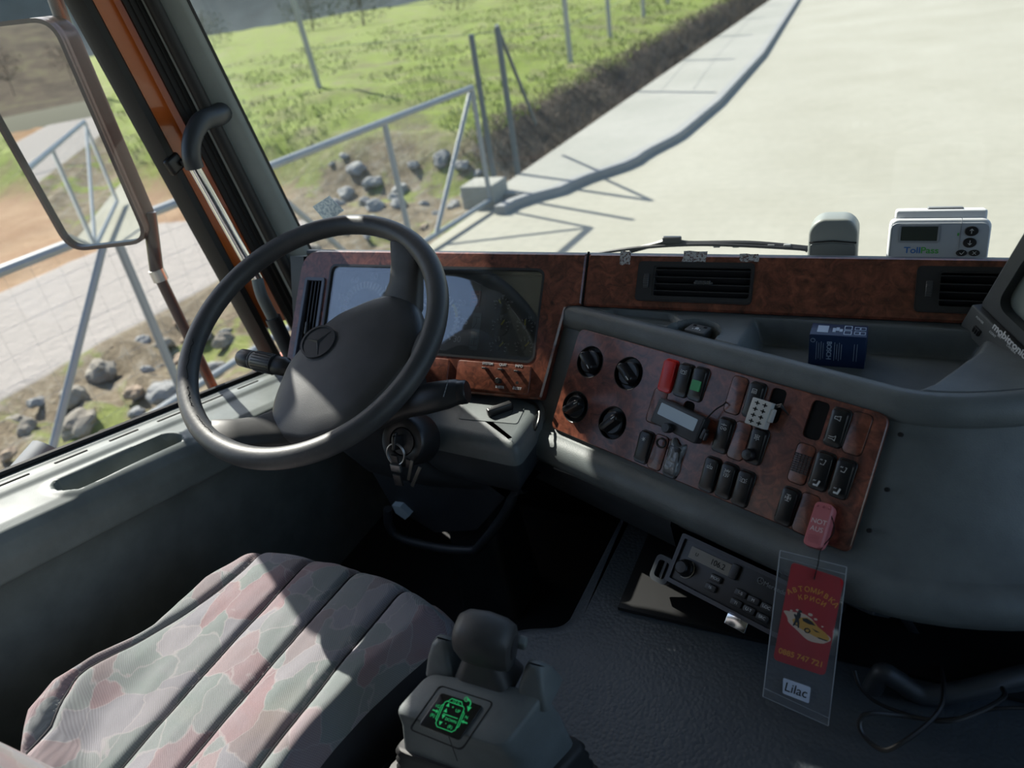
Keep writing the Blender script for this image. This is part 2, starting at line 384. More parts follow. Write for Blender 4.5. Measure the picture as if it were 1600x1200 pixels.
# rubble
STONE=[mconc('rubble_stone_%d'%k,c1,c2,False) for k,(c1,c2) in enumerate((((.30,.26,.20),(.48,.44,.36)),((.42,.30,.20),(.52,.42,.30)),((.32,.33,.32),(.5,.5,.48))))]
rnd=random.Random(4)
def rockmesh(seed):
    bm=bmesh.new(); bmesh.ops.create_icosphere(bm,subdivisions=3,radius=1)
    for v in bm.verts:
        n=noise.noise(v.co*1.2+Vector((seed*3.1,0,0)))*.45+noise.noise(v.co*3+Vector((0,seed,0)))*.14; v.co*=1+n; v.co.z*=.62
    me=bpy.data.meshes.new('rubble_stone'); bm.to_mesh(me); bm.free(); me.materials.append(STONE[seed%3]); return me
rocks=[rockmesh(k) for k in range(9)]
PLACED=[]
for k in range(230):
    y=rnd.uniform(2.1,7.8); x=rnd.uniform(-6.1,-4.95); s=rnd.uniform(.05,.15)*(1 if k%7 else 1.6)
    if k%6==5: x=rnd.uniform(-7.4,-4.9); y=rnd.uniform(7.8,9.0)
    if any((x-a)**2+(y-c)**2<(1.25*(s+q))**2 for a,c,q in PLACED) or len(PLACED)>150: continue
    PLACED.append((x,y,s))
    o=bpy.data.objects.new('rubble_stone',rocks[k%9]); COL.objects.link(o); o.location=(x,y,hgt(x,y)+s*.2); o.scale=(s,s*rnd.uniform(.7,1.2),s); o.rotation_euler=(rnd.uniform(-.3,.3),rnd.uniform(-.3,.3),rnd.uniform(0,6))
    tag(o,'loose rubble stone on the stony ground beyond the steel gate','stone','rubble stones beyond the gate')
# grass tufts along the bank (stuff)
GRS=NT('grass_blades'); GRS.set(GRS.ramp(GRS.noise(1.2,3).outputs[0],[(.35,(.25,.25,.11)),(.5,(.25,.31,.07)),(.62,(.33,.30,.17))]),.8,0,.2)
b=B(); V=[];F=[]
for k in range(15000):
    y=9+ (rnd.random()**1.6)*26; x=-5.1-(rnd.random()**1.4)*16
    if noise.noise(Vector((x*.5,y*.5,3)))<-.1: continue
    z=hgt(x,y)-.01; h=rnd.uniform(.03,.13); a=rnd.uniform(0,PI); w_=.010+y*.0006; dx,dy=math.cos(a)*w_,math.sin(a)*w_; i=len(V)
    V+=[(x-dx,y-dy,z),(x+dx,y+dy,z),(x+rnd.uniform(-.06,.06),y+rnd.uniform(-.06,.06),z+h)]; F.append((i,i+1,i+2))
b.mesh(V,F); tag(obj('field_grass',b,GRS.m,weld=False,smooth=0),'long green and dry grass growing over the field','grass',kind='stuff')
# brushwood on the bank
BR=simple('dry_brushwood',(.12,.09,.06),.9)
b=B(); V=[];F=[]
for k in range(5000):
    y=8.8+rnd.random()*24; x=-4.42-rnd.random()**1.5*.95; z=hgt(x,y)-.01; h=rnd.uniform(.05,.22); i=len(V); a=rnd.uniform(0,PI); w_=.008; dx,dy=math.cos(a)*w_,math.sin(a)*w_
    V+=[(x-dx,y-dy,z),(x+dx,y+dy,z),(x+rnd.uniform(-.12,.12),y+rnd.uniform(-.12,.12),z+h)]; F.append((i,i+1,i+2))
b.mesh(V,F); tag(obj('dry_weeds',b,BR,weld=False,smooth=0),'dry brown weeds matting the earth bank beside the pavement','weeds',kind='stuff')
# gate
GAL=simple('galvanised_steel',(.24,.26,.27),.5,.3)
def gate(ya,yb,lab,label,brs,verts):
    g=thing('metal_gate',label,'gate',T(-4.27,ya,G)); X0=-4.27
    def bar(n,p,q,r=.03): b=B(); b.tube([p,q],r,8); return obj(n,b,GAL,g,world=True)
    zt=G+1.38; zb=G+.1
    xg=lambda y: (-4.25 if ya>0 else -3.7)-.06*(ya-y)
    bar('top_rail',(xg(ya),ya,zt),(xg(yb),yb,zt),.034); bar('bottom_rail',(xg(ya),ya,zb),(xg(yb),yb,zb))
    for y in verts: bar('upright',(xg(y),y,zb),(xg(y),y,zt),.03)
    for y0,z0,y1,z1 in brs: bar('brace',(xg(y0),y0,G+z0),(xg(y1),y1,G+z1),.026)
    b=B(); n=int((ya-yb)/.16)
    for i in range(1,n):
        y=lerp(ya,yb,i/n); b.tube([(xg(y),y,zb),(xg(y),y,zt)],.0009,3,cap=False)
    for i in range(1,8):
        z=lerp(zb,zt,i/8); b.tube([(xg(ya),ya,z),(xg(yb),yb,z)],.0011,3,cap=False)
    obj('wire_mesh',b,GAL,g,world=True,weld=False); return g
gate(7.75,1.7,'','long grey steel gate leaf with diagonal braces seen through the windscreen and driver window','gate' and [(7.7,1.33,6.55,.1),(3.0,1.3,2.0,.1),(5.4,.1,4.4,1.35)],[7.75,6.1,4.4,3.1,1.7])
gate(-5.0,-11,'','grey steel gate leaf standing behind the truck, seen in the mirror',[(-5.0,1.3,-8,.1),(-11,1.3,-8,.1)],[-5.0,-8,-11])
b=B(); b.box((-4.42,7.95,G+.12),(.45,.42,.3),bev=.02); tag(obj('gate_footing',b,WALK),'small concrete footing under the gate post','footing')
# fence posts
DK=simple('dark_steel_post',(.10,.12,.13),.5,.3); CP=mconc('concrete_post',(.55,.55,.50),(.68,.68,.62),False)
def post(p,h,r,m,label,lean=(0,0),grp=None,name='fence_post'):
    z=hgt(p[0],p[1])-.05 if p[0]<-4.39 else G
    b=B(); b.tube([(0,0,0),(lean[0],lean[1],h)],r,8); o=obj(name,b,m,M=None); o.location=(p[0],p[1],z); tag(o,label,'post',grp); return o
post((-4.42,8.25),1.95,.035,DK,'thin dark steel gate post, nearer of the pair at the gate end')
post((-4.40,8.9),1.95,.04,DK,'thin dark steel gate post, farther of the pair at the gate end')
b=B(); b.tube([(-4.4,8.9,G+1.9),(-4.55,10.0,G+.5)],.025,8); tag(obj('post_strut',b,DK),'slanting dark strut bracing the gate post','strut')
for (u,v,d,t) in((518,210,12.5,0),(897,150,15.2,0),(955,80,19,0),(1008,69,23,0),(1045,45,27,0),(1078,25,31,0),(180,200,15,0)):
    q=onY(u,v,d); post((q.x,q.y),2.4,.055,CP,'weathered concrete fence post standing in the grass beside the road bank' if u>600 else ('leaning concrete fence post in the grass left of the gate' if u>300 else 'concrete fence post seen through the driver window'),(-.12 if u<600 else 0,0),'concrete fence posts along the road' if u>600 else None)
b=B()
q=[onY(518,210,12.5),onY(897,150,15.2),onY(955,80,19),onY(1008,69,23),onY(1045,45,27),onY(1078,25,31)]
for zz in (.7,1.3,1.9):
    b.tube([(p.x+.062,p.y,hgt(p.x,p.y)+zz) for p in q],.005,4)
tag(obj('fence_wire',b,GAL),'thin wires strung between the concrete fence posts','fence wire')
# far hills and trees
HILL=NT('hill_scrub'); HILL.set(HILL.ramp(HILL.noise(.35,6,.7).outputs[0],[(.3,(.03,.027,.02)),(.5,(.075,.06,.045)),(.7,(.11,.105,.06))]),.95,0,.1)
HILB=NT('far_blue_hill'); HILB.set(HILB.ramp(HILB.noise(.12,5,.7).outputs[0],[(.35,(.035,.05,.055)),(.65,(.06,.08,.085))]),.95,0,.1)
def hill(name,label,c,rad,h,m,seed):
    b=B(); b.surf(lambda u,v:(c[0]+rad[0]*(v)*math.cos(2*PI*u),c[1]+rad[1]*v*math.sin(2*PI*u),c[2]+h*(.5+.5*math.cos(PI*v))*(1+.3*noise.noise(Vector((math.cos(2*PI*u)*v*3+seed,math.sin(2*PI*u)*v*3,0))))),64,24,wrapu=True)
    tag(obj(name,b,m,smooth=180),label,'hill',kind='structure')
hill('blue_hill','dark blue green hillside beyond the field',(-90,112,-3),(85,40),20,HILB.m,1)
hill('brown_hill','brown scrubby hillside behind the truck',(-60,-110,-3),(80,45),10.5,HILL.m,2)
hill('side_hill','dark wooded hillside far off beyond the mirror',(-150,75,-3),(70,55),34,HILB.m,4)
hill('back_hill','low brown hill behind the road',(50,-130,-3),(90,50),9,HILL.m,3)
BARK=simple('tree_bark',(.10,.08,.06),.9)
def tree(x,y,h,label,leafc,seed,grp=None,dens=900,br=.35,bush=0):
    r=random.Random(seed); z=hgt(x,y) if x<-4.4 else G
    t=thing('bush' if bush else 'bare_tree',label,'bush' if bush else 'tree',T(x,y,z),grp); b=B(); V=[];F=[]
    b.tube([(0,0,-.1),(.05*h,0,h*.4),(0,.04*h,h*.85)],lambda q:lerp(.045,.012,q)*h*.5,7)
    for k in range(16):
        a=r.uniform(0,6.3); z0=h*r.uniform(.25,.7); L=h*r.uniform(.25,.45); b.tube([(0,0,z0),(L*.6*math.cos(a),L*.6*math.sin(a),z0+L*.5),(L*math.cos(a),L*math.sin(a),z0+L*.8)],lambda q:lerp(.012,.003,q)*h*.5,5)
    obj('trunk',b,BARK,t)
    for k in range(dens):
        a=r.uniform(0,6.3); c=r.uniform(-1,1); q=r.random()**.4; s=math.sqrt(1-c*c); p=Vector((s*math.cos(a)*q*h*br,s*math.sin(a)*q*h*br,h*(.42 if bush else .62)+c*q*h*(.48 if bush else .36))); i=len(V)
        e=[Vector([r.uniform(-1,1) for _ in range(3)])*h*.028 for _ in range(3)]; V+=[p+e[0],p+e[1],p+e[2]]; F.append((i,i+1,i+2))
    b=B(); b.mesh(V,F); m=MATS.get(leafc) ; obj('foliage',b,m,t,weld=False,smooth=0); return t
simple('olive_leaves',(.065,.075,.042),.9); simple('brown_twigs',(.085,.062,.045),.9)
for k,(x,y,h) in enumerate(((-27,38,2.6),(-22,40,2.2),(-33,41,2.8),(-17.5,38,1.8),(-38,37,2.4),(-13.5,42,2.0))):
    tree(x,y,h,'dusty brown bush at the far end of the green field','brown_twigs' if k%2 else 'olive_leaves',k,'bushes at the end of the field',br=.75,bush=1,dens=1300)
for k in range(16):
    x=-6-k*4.6+rnd.uniform(-1,1); y=-52-rnd.uniform(0,12)
    tree(x,y,rnd.uniform(3,4.8),'brown leafless tree behind the truck, seen in the mirror','brown_twigs',20+k,'trees reflected in the mirror',dens=800,br=.45)
b=B(); b.tube([(-9,-16,G),(-9,-16,5.2)],.07,8); b.tube([(-9,-16,5.2),(-7.6,-16,5.5)],.04,8); b.box((-7.4,-16,5.5),(.5,.16,.08)); tag(obj('lamp_post',b,GAL),'thin street light pole standing behind the truck, seen in the mirror','lamp post')
# ---------------------------------------------------------------- cab shell
def plate(b,outer,holes,z0,z1,M=I4,bev=0,back=False):
    def loopv(P,z): return [b.b.verts.new(M@Vector((x,y,z))) for x,y in P]
    op=offset(outer,bev) if bev else outer
    def fill(z,flip=False):
        ed=[];loops=[]
        for P in [op]+holes:
            vs_=loopv(P,z); loops.append(vs_)
            for i in range(len(vs_)): ed.append(b.b.edges.new((vs_[i],vs_[(i+1)%len(vs_)])))
        bmesh.ops.triangle_fill(b.b,edges=ed,use_beauty=True); return loops
    top=fill(z1)
    def wall(P,t,zz):
        v2=loopv(P,zz); n=len(P)
        for i in range(n):
            j=(i+1)%n; b.b.faces.new((t[i],t[j],v2[j],v2[i]))
        return v2
    t=top[0]
    if bev: t=wall(outer,t,z1-bev)
    wall(outer,t,z0)
    for P,t in zip(holes,top[1:]): wall(P,t,z0)
    return b
CARP=simple('floor_mat',(.010,.011,.013),.8)
b=B(); b.box((0,.55,-.03),(2.5,1.7,.06)); struct('floor',b,CARP)
b=B(); b.box((0,1.38,.26),(2.56,.04,.86)); b.box((0,1.35,.63),(2.5,.08,.10)); struct('wall_front',b,BLK)
b=B(); b.box((0,.22,1.82),(2.6,1.8,.05)); struct('ceiling',b,PILM)
b=B(); b.box((0,-.68,.88),(2.6,.04,1.85)); struct('wall_back',b,PLB)
b=B(); b.box((1.29,.35,.28),(.04,2.1,.66)); struct('wall_right',b,PLB)
b=B(); b.box((-1.31,-.38,.88),(.03,.58,1.85)); struct('trim_7',b,PLB)
# unseen visor added above the windscreen to keep sun off the console
b=B(); b.prism(rrect(2.8,.35,.05),-.01,.01,T(0,1.298,1.5)@RX(.12),.006,both=True)
for x in (-1.0,0,1.0): b.tube([(x,1.14,1.62),(x,1.3,1.51)],.012,6)
tag(obj('sun_blocking_visor',b,BLK),'added out-of-view visor above the windscreen that shades the console','sun visor')
b=B(); b.box((0,1.09,1.69),(2.5,.05,.26)); struct('trim_10',b,PLB)  # header added out of view to stop sun passing above the visor
# door
def sz(y): return .634-.222*(y-.508)
PROF=[(-1.315,.004),(-1.29,.004),(-1.285,.001),(-1.262,.001),(-1.25,-.002),(-1.24,-.008),(-1.225,-.011),(-1.20,-.015),(-1.175,-.019),(-1.158,-.026),(-1.148,-.04),(-1.142,-.065),(-1.143,-.10),(-1.16,-.112),(-1.165,-.13),(-1.168,-.3),(-1.17,-.66)]
cl=[0]
for a,c in zip(PROF,PROF[1:]): cl.append(cl[-1]+math.dist(a,c))
def profat(c):
    for i in range(len(cl)-1):
        if c<=cl[i+1]: t=(c-cl[i])/(cl[i+1]-cl[i]); return lerp(PROF[i][0],PROF[i+1][0],t),lerp(PROF[i][1],PROF[i+1][1],t)
    return PROF[-1]
dpl=Vector((.17,.222,1)).normalized(); dp0=Vector((-1.225,.508,.634-.011))
pa,pb=onP(112,757,dp0,dpl),onP(264,689,dp0,dpl)
def pocket(x,y):
    t=max(0,min(1,(y-pa.y)/(pb.y-pa.y))); cx=lerp(pa.x,pb.x,t); cy=lerp(pa.y,pb.y,t); return math.hypot((x-cx),(y-cy))-.023
b=B(); cs=[cl[-1]*0+ i*.0035 for i in range(int(.26/.0035))]+[.26+i*.03 for i in range(1,30) if .26+i*.03<cl[-1]]+[cl[-1]]
def dfn(u,v):
    c=cs[round(u*(len(cs)-1))]; y=lerp(-.1,1.3,v); x,z=profat(c); z+=sz(y)
    if c<.2:
        d=pocket(x,y); z+=.004*sst(.02,.006,d)*sst(-.004,.003,d)-.055*sst(.002,-.006,d); x-=.0*d
    if x>-1.2 and y>.98: x-=0
    return (x,y,z)
b.surf(dfn,len(cs)-1,320); door=struct('door_1',b,PLD,smooth=60)
b=B()
for k in range(9):
    y=.30+k*.105; b.box((-1.273,y,sz(y)+.0015),(.004,.062,.002),T(0,y,sz(y))@RX(-.2186)@T(0,-y,-sz(y)))
P=[onX(u,v,-1.164) for u,v in((-60,965),(0,928),(180,820),(330,742),(420,700))]
q=B(); q.tube(bez(P,6),.0022,5); obj('panel_seam',q,HOLE,door)
ds=obj('door_slot',b,HOLE,door); 
b=B(); b.tube([(-1.306,y,sz(y)+.008) for y in (-.1,.5,1.3)],.007,8); struct('trim_5',b,RUB)
b=B(); b.box((-1.33,.6,.0),(.03,1.5,1.0),bev=.005); struct('wall_left',b,simple('orange_truck_paint',(.62,.14,.025),.25,coat=.5))
GLASS=thin('door_glass',(.97,.985,.975),1.0,0,1.5,.03); WG=thin('windscreen_glass',(.93,.965,.95),.55,0,1.5,.085)
def wsp(u,v): # windscreen
    x=lerp(-1.19,1.2,u); z=lerp(.72,1.8,v); return (x-(z-.85)*.05*(1 if x<0 else -1),1.27-.22*(z-.8)+.03*(1-(x/1.2)**2),z)
b=B(); b.surf(wsp,16,4); struct('window_1',b,WG,smooth=180)
b=B(); b.mesh([(-1.315,-.1,sz(-.1)),(-1.315,1.14,sz(1.14)),(-1.315,.93,1.78),(-1.315,-.1,1.78)],[(0,1,2,3)]); struct('window_2',b,GLASS)
# A pillar bands, swept along its backward lean
LEAN=-.186
def pband(name,pts,m,z0=.42,z1=1.82,dx=-.05,**k):
    b=B(); rings=[]
    for z in (z0,.85,1.3,z1): rings.append([(x+dx*(z-1.3)*fx,y+LEAN*(z-1.3),z) for x,y,fx in pts])
    b.loft(rings,closed=True); return struct(name,b,m,**k)
ORG=NT('orange_door_frame'); ORG.set((.60,.13,.02),.22,coat=.6); 
pband('trim_1',[(-1.325,1.0,0),(-1.30,.998,0),(-1.285,1.006,0),(-1.283,1.02,0),(-1.292,1.03,0),(-1.325,1.03,0)],RUB)
pband('trim_2',[(-1.325,1.03,0),(-1.296,1.03,0),(-1.292,1.045,0),(-1.288,1.068,0),(-1.27,1.082,.1),(-1.27,1.12,.1),(-1.325,1.12,0)],ORG.m,z0=.6)
pband('trim_3',[(-1.275,1.072,.2),(-1.266,1.068,.2),(-1.262,1.076,.3),(-1.256,1.074,.3),(-1.252,1.083,.3),(-1.246,1.080,.4),(-1.243,1.092,.4),(-1.25,1.15,.3),(-1.275,1.15,.2)],RUB)
b=B(); b.tube([(-1.224-.05*.5*(z-1.3),1.094+LEAN*(z-1.3),z) for z in(.5,.85,1.3,1.82)],.0135,12); struct('trim_8',b,RUB)
pband('trim_4',[(-1.243,1.088,.4),(-1.236,1.086,.5),(-1.228,1.094,.6),(-1.224,1.108,.6),(-1.221,1.110,.7),(-1.197,1.126,1),(-1.192,1.132,1),(-1.190,1.142,1),(-1.205,1.148,1),(-1.24,1.148,.5)],PILM,z0=.55,smooth=50)
b=B(); b.loft([[( -1.188-.05*(z-1.3)+a,1.146+LEAN*(z-1.3)+c,z) for a,c in((-.006,-.005),(-.001,-.006),(.0005,-.001),(-.004,.002))] for z in(.6,1.3,1.82)]); struct('trim_6',b,RUB)
# round blanking cap on the pillar cover
pn=Vector((.78,-1.24,0)); pn=Vector((.56,-.83,-.1)).normalized(); cpt=onP(358,172,(-1.209,1.120+LEAN*(-.22),1.08),pn)
b=B(); b.lathe([(.014,-.001),(.014,.0012),(.013,.002),(0.001,.002)],lookz(cpt,pn),24); tag(obj('pillar_cap',b,PILM),'small round blanking cap pressed into the grey pillar cover','cap')
# grab handle
hx=-1.195
g0=onX(338,182,-1.2); g1=onX(315,190,-1.195); g2=onX(301,215,-1.19); g3=onX(299,243,-1.19); g4=onX(304,262,-1.192)
gh=thing('grab_handle','grab handle with black elbow and chrome bar on the windscreen pillar','grab handle',T(*g0))
b=B(); b.tube(bez([g0+Vector((-.01,.03,.004)),g0,g1,g2,g3,g4],6),lambda t:lerp(.021,.0175,min(1,t*1.6)),14); obj('upper_elbow',b,PLB,gh,world=True)
g5=onX(402,436,-1.17); b=B(); b.tube([g4,lerp(g4,g5,.5),g5],.0115,16); obj('chrome_bar',b,CHR,gh,world=True,label='polished chrome bar')
b=B(); b.tube(bez([g5,onX(409,462,-1.165),onX(428,500,-1.16)],8),.0125,12); obj('lower_bend',b,PLD,gh,world=True)
b=B(); b.tube(bez([onX(426,496,-1.16),onX(440,525,-1.155),onX(462,570,-1.15)],8),.017,12); obj('lower_elbow',b,PLB,gh,world=True)
# latch on the door frame
lt=thing('quarter_window_latch','small black catch on the black door window frame','latch',T(*onX(272,256,-1.285)))
b=B(); b.box((0,0,0),(.016,.04,.034),RX(.3),.006); obj('catch_body',b,BLK,lt)
b=B(); b.box((.012,.018,-.004),(.010,.026,.012),RX(.3),.003); obj('catch_tongue',b,BLK,lt)
# mirror
MN=Vector((.36,-.93,.0)).normalized(); mp0=onX(232,375,-1.40)
q1=onP(232,375,mp0,MN); q2=onP(125,388,mp0,MN); q3=onP(84,28,mp0,MN)
mx_=(q1-q2).normalized(); my_=(q3-q1); my_=(my_-mx_*my_.dot(mx_)).normalized(); mw=(q1-q2).length; mh=(q3-q1).length*1.01
MM=frame(q2+mx_*mw/2+my_*mh/2,mx_,my_)
MIRG=simple('mirror_glass',(.93,.95,.95),.0,1); BRN=simple('brown_mirror_housing',(.045,.028,.026),.35)
mr=thing('wing_mirror','large rectangular wing mirror in a brown housing outside the driver window','mirror',MM)
b=B(); MI=MM.inverted(); qd=[tuple((MI@onP(u,v,mp0,MN)).xy) for u,v in((110,393),(237,378),(84,24),(-88,44))]; o1=rpoly(qd,.045,7); i1=offset(o1,.008)
b.ringplate(o1,i1,-.004,.006); b.ringplate(o1,offset(o1,.003),-.05,.0); b.prism(offset(o1,.0),-.055,-.012,bev=.001); obj('housing',b,BRN,mr)
b=B(); b.prism(i1,-.011,-.002); obj('mirror_glass',b,MIRG,mr,smooth=0)
pe=onX(245,424,-1.43); pf=onX(312,562,-1.41)
b=B(); b.tube([q1+Vector((-.01,.035,.05)),pe],.0145,12); b.tube([pe,pf,pf+(pf-pe)*.5],.012,12); obj('pole',b,BRN,mr,world=True)
b=B(); d=(pf-pe).normalized(); b.tube([pe-d*.004,pe+d*.022],.0165,14); obj('collar',b,STL,mr,world=True,label='bright steel collar')
b=B(); b.tube([q3+Vector((-.05,.05,-.05)),q3+Vector((-.03,.05,.2)),(-1.36,1.12,1.62)],.0145,10); b.tube([pf+(pf-pe)*.5,(-1.37,1.12,.35)],.012,10); obj('arm',b,BRN,mr,world=True)
b=B(); hp_=[(-.1,1.68),(.45,1.68),(.68,1.37),(1.02,1.325),(1.02,1.8),(-.1,1.8)]; b.loft([[(-1.33,y,z) for y,z in hp_],[(-1.30,y,z) for y,z in hp_]]); struct('trim_9',b,PLB)  # unseen door window header, front end lowered to shade the gear console
b=B(); q=onX(85,710,-1.55); b.tube([q+Vector((0,-.35,-.12)),q],.05,14); tag(obj('mudguard_edge',b,simple('grey_bar',(.10,.11,.12),.5)),'dark grey rounded bar outside just below the driver window','mudguard')
# ---------------------------------------------------------------- dashboard
FA=R(36); FP0=Vector((0,1.1,.825)); FM=frame(FP0,(1,0,0),(0,math.sin(FA),math.cos(FA))); FN=Vector((0,-math.cos(FA),math.sin(FA)))
def F2(u,v,off=0):
    q=FM.inverted()@onP(u,v,FP0+FN*off,FN); return (q.x,q.y)
dash=thing('dashboard','dark green grey truck dashboard with burl wood fascia along the windscreen','dashboard',T(-.3,1.1,.6))
WD=-.434
b=B(); lo=rpoly([(-1.045,-.004),(WD-.002,-.004),(WD-.002,-.090),(-.462,-.094),(-.487,-.255),(-1.050,-.262)],[.045,.004,.002,.004,.006,.02],6)
lo=[(x,y) for x,y in lo]
CH=rrect(.463,.164,.014,5,-.7385,-.113)
LV=rpoly([(-1.026,-.060),(-.977,-.060),(-.977,-.225),(-1.030,-.225)],.006,3)

plate(b,lo,[CH,LV],-.02,.004,FM,.003); fas=obj('instrument_fascia',b,WOOD,dash,world=True,label='burl wood surround of the instruments')
b=B(); V1=rrect(.180,.064,.006,3,-.254,-.048); V2=rrect(.180,.064,.006,3,.141,-.048)
plate(b,rpoly([(WD+.002,-.004),(1.0,-.004),(1.0,-.092),(WD+.002,-.092)],.004,3),[V1,V2],-.02,.004,FM,.003); obj('fascia_strip',b,WOOD,dash,world=True,label='burl wood strip below the windscreen')
b=B(); b.box((0,0,0),(.003,.09,.003),FM@T(WD,-.045,.0)); obj('fascia_seam',b,HOLE,dash,world=True)
# padded top edge and deck up to the windscreen
b=B(); b.loft([[(x,y,z) for y,z in((1.104,.77),(1.1005,.815),(1.104,.8195),(1.112,.819),(1.125,.806),(1.15,.785),(1.32,.737),(1.32,.68),(1.12,.68))] for x in(-1.045,-.7,-.3,.3,1.0)]); obj('dash_top',b,PLB,dash,world=True)
b=B(); b.loft([[(x,y,z) for y,z in((1.095,.81),(1.32,.735),(1.32,.4),(1.03,.4),(1.0,.56))] for x in(-1.085,-1.05)]); obj('dash_end',b,PLB,dash,world=True)
# tape residue marks
SILV=NT('silver_residue'); SILV.set(SILV.ramp(SILV.noise(260,3,.8).outputs[0],[(.42,(.10,.04,.03)),(.52,(.5,.5,.48))]),.5)
for (u,v,w_,h_) in((978,404,.019,.022),(1086,402,.040,.017),(1171,404,.026,.012)):
    x,y=F2(u,v); b=B(); b.prism([(x+p*w_/2*(1+.12*math.sin(7*p*q+u)),y+q*h_/2) for p,q in((-1,-1),(-.3,-1.1),(.3,-.9),(1,-1),(1.05,0),(1,1),(.2,.95),(-.4,1.1),(-1,1),(-.95,.1))],.004,.0044,FM); obj('tape_residue',b,SILV.m,dash,world=True)
# ---- air vents
VB=simple('vent_black',(.03,.03,.032),.38)
def vent(cx,cy,label,wheel_l=True):
    M=FM@T(cx,cy,.003); t=thing('air_vent',label,'air vent',M,'dashboard air vents')
    b=B(); b.ringplate(rrect(.180,.064,.006,3),rrect(.146,.046,.003,3,.012,0),-.012,.004); b.ringplate(rrect(.176,.060,.005,3),rrect(.150,.050,.003,3,.011,0),.004,.0052); obj('vent_frame',b,VB,t)
    b=B(); b.box((.012,0,-.026),(.15,.05,.002)); obj('vent_throat',b,HOLE,t)
    for k in range(4):
        b=B(); b.box((0,0,0),(.146,.0018,.016),T(.012,-.0175+k*.0112,-.004)@RX(-.35)); obj('slat',b,VB,t)
    b=B()
    for k in range(10): b.box((.004+k*.0024,-.0005,.003),(.0013,.006,.006))
    b.box((.015,-.0005,.000),(.028,.003,.006)); obj('slat_tab',b,simple('vent_tab_%d'%int(cx*100),(.10,.10,.10),.4),t)
    b=B(); b.box((-.074,0,.002),(.009,.036,.004)); obj('wheel_slot',b,HOLE,t)
    b=B(); b.lathe([(.0165,-.004),(.0175,-.003),(.0175,.003),(.0165,.004)],T(-.074,0,-.008)@RY(PI/2),30)
    for k in range(11):
        a=R(-60+k*12); b.box((-.074,.0176*math.sin(a),-.008+.0176*math.cos(a)),(.0075,.0014,.0018),I4)
    obj('thumb_wheel',b,simple('vent_wheel_%d'%int(cx*100),(.07,.07,.07),.45),t)
    b=B(); b.text('0',.007,T(-.074,.024,.0046)); b.box((-.0745,-.0245,.0046),(.007,.0025,.0002)); 
    obj('vent_mark',b,WHT,t,smooth=0); return t
vent(-.254,-.048,'black louvred air vent in the wood strip left of the white toll unit')
vent(.141,-.048,'black louvred air vent in the wood strip behind the monitor edge')
t=thing('side_vent','tall narrow black air vent at the left end of the wood fascia','air vent',FM@T(-1.0025,-.142,.003))
b=B(); so_=[(x+1.0025,y+.142) for x,y in offset(LV,.0)]; si_=[(x+1.0025,y+.142) for x,y in offset(LV,.006)]; b.ringplate(so_,si_,-.02,.005); obj('vent_frame',b,simple('side_vent_frame',(.09,.10,.13),.3),t)
b=B(); b.prism(si_,-.03,-.026); obj('vent_throat',b,HOLE,t)
for k in range(5):
    b=B(); x=-.0175+k*.0085; b.mesh([(x+.0,.083,.0),(x+.0,.080,-.02),(x+.0015,.080,-.02),(x+.0015,.080,.0),(x,-.080,.0),(x,-.080,-.02),(x+.0015,-.080,-.02),(x+.0015,-.080,.0)],[(0,1,2,3),(7,6,5,4),(0,4,5,1),(1,5,6,2),(2,6,7,3),(3,7,4,0)]); obj('slat',b,VB,t)
b=B(); b.box((-.005,-.02,.002),(.006,.026,.006),bev=.002); obj('slat_tab',b,VB,t)
# ---- instrument cluster
ic=thing('instrument_cluster','instrument cluster with five small gauges behind a glossy reflective lens','instrument cluster',FM@T(-.7385,-.113,0))
CB=-.032
ICM=rootm(ic)
def C2(u,v,off=CB+.001):
    q=ICM.inverted()@onP(u,v,FP0+FN*off,FN); return (q.x,q.y)
b=B(); o=rrect(.463,.164,.014,5); b.ringplate(o,rrect(.455,.156,.012,5),CB-.004,.0045); obj('bezel',b,VB,ic)
b=B(); b.prism(rrect(.463,.164,.014,5),CB-.004,CB); obj('back_plate',b,simple('cluster_face',(.055,.068,.070),.55),ic)
def lines(b,segs,w,z,M=I4,t=.0003):
    for (x0,y0),(x1,y1) in segs:
        dx,dy=x1-x0,y1-y0; L=math.hypot(dx,dy) or 1e-6; nx,ny=-dy/L*w/2,dx/L*w/2; ex_,ey_=dx/L*w/2,dy/L*w/2
        b.prism([(x0+nx-ex_,y0+ny-ey_),(x0-nx-ex_,y0-ny-ey_),(x1-nx+ex_,y1-ny+ey_),(x1+nx+ex_,y1+ny+ey_)],z,z+t,M)
    return b
YEL=simple('needle_yellow',(.75,.62,.05),.5); GFACE=simple('gauge_face',(.010,.012,.013),.5)
def gauge(u,v,r,ndl,nums,a0=200,a1=-20,n=8):
    x,y=C2(u,v); M=T(x,y,CB)
    b=B(); b.lathe([(r,0),(r,.002),(r*.97,.0025),(.0003,.0025)],M,32); g=obj('gauge_dial',b,GFACE,ic)
    b=B(); segs=[]
    for k in range(n+1):
        a=R(lerp(a0,a1,k/n)); segs.append(((r*.80*math.cos(a),r*.80*math.sin(a)),(r*.96*math.cos(a),r*.96*math.sin(a))))
    lines(b,segs,r*.07,.0026,M)
    for s,a in nums: b.text(s,r*.32,M@T(1.18*r*math.cos(R(a)),1.18*r*math.sin(R(a)),.0015),ext=.0001)
    obj('gauge_scale',b,WHT,g,smooth=0)
    b=B(); a=R(ndl); lines(b,[((-.1*r*math.cos(a),-.1*r*math.sin(a)),(.78*r*math.cos(a),.78*r*math.sin(a)))],r*.16,.0034,M); obj('needle',b,YEL,g,smooth=0)
    b=B(); b.lathe([(r*.24,.002),(r*.24,.005),(r*.2,.006),(.0002,.006)],M,16); obj('needle_hub',b,simple('hub%d'%u,(.05,.055,.06),.4),g)
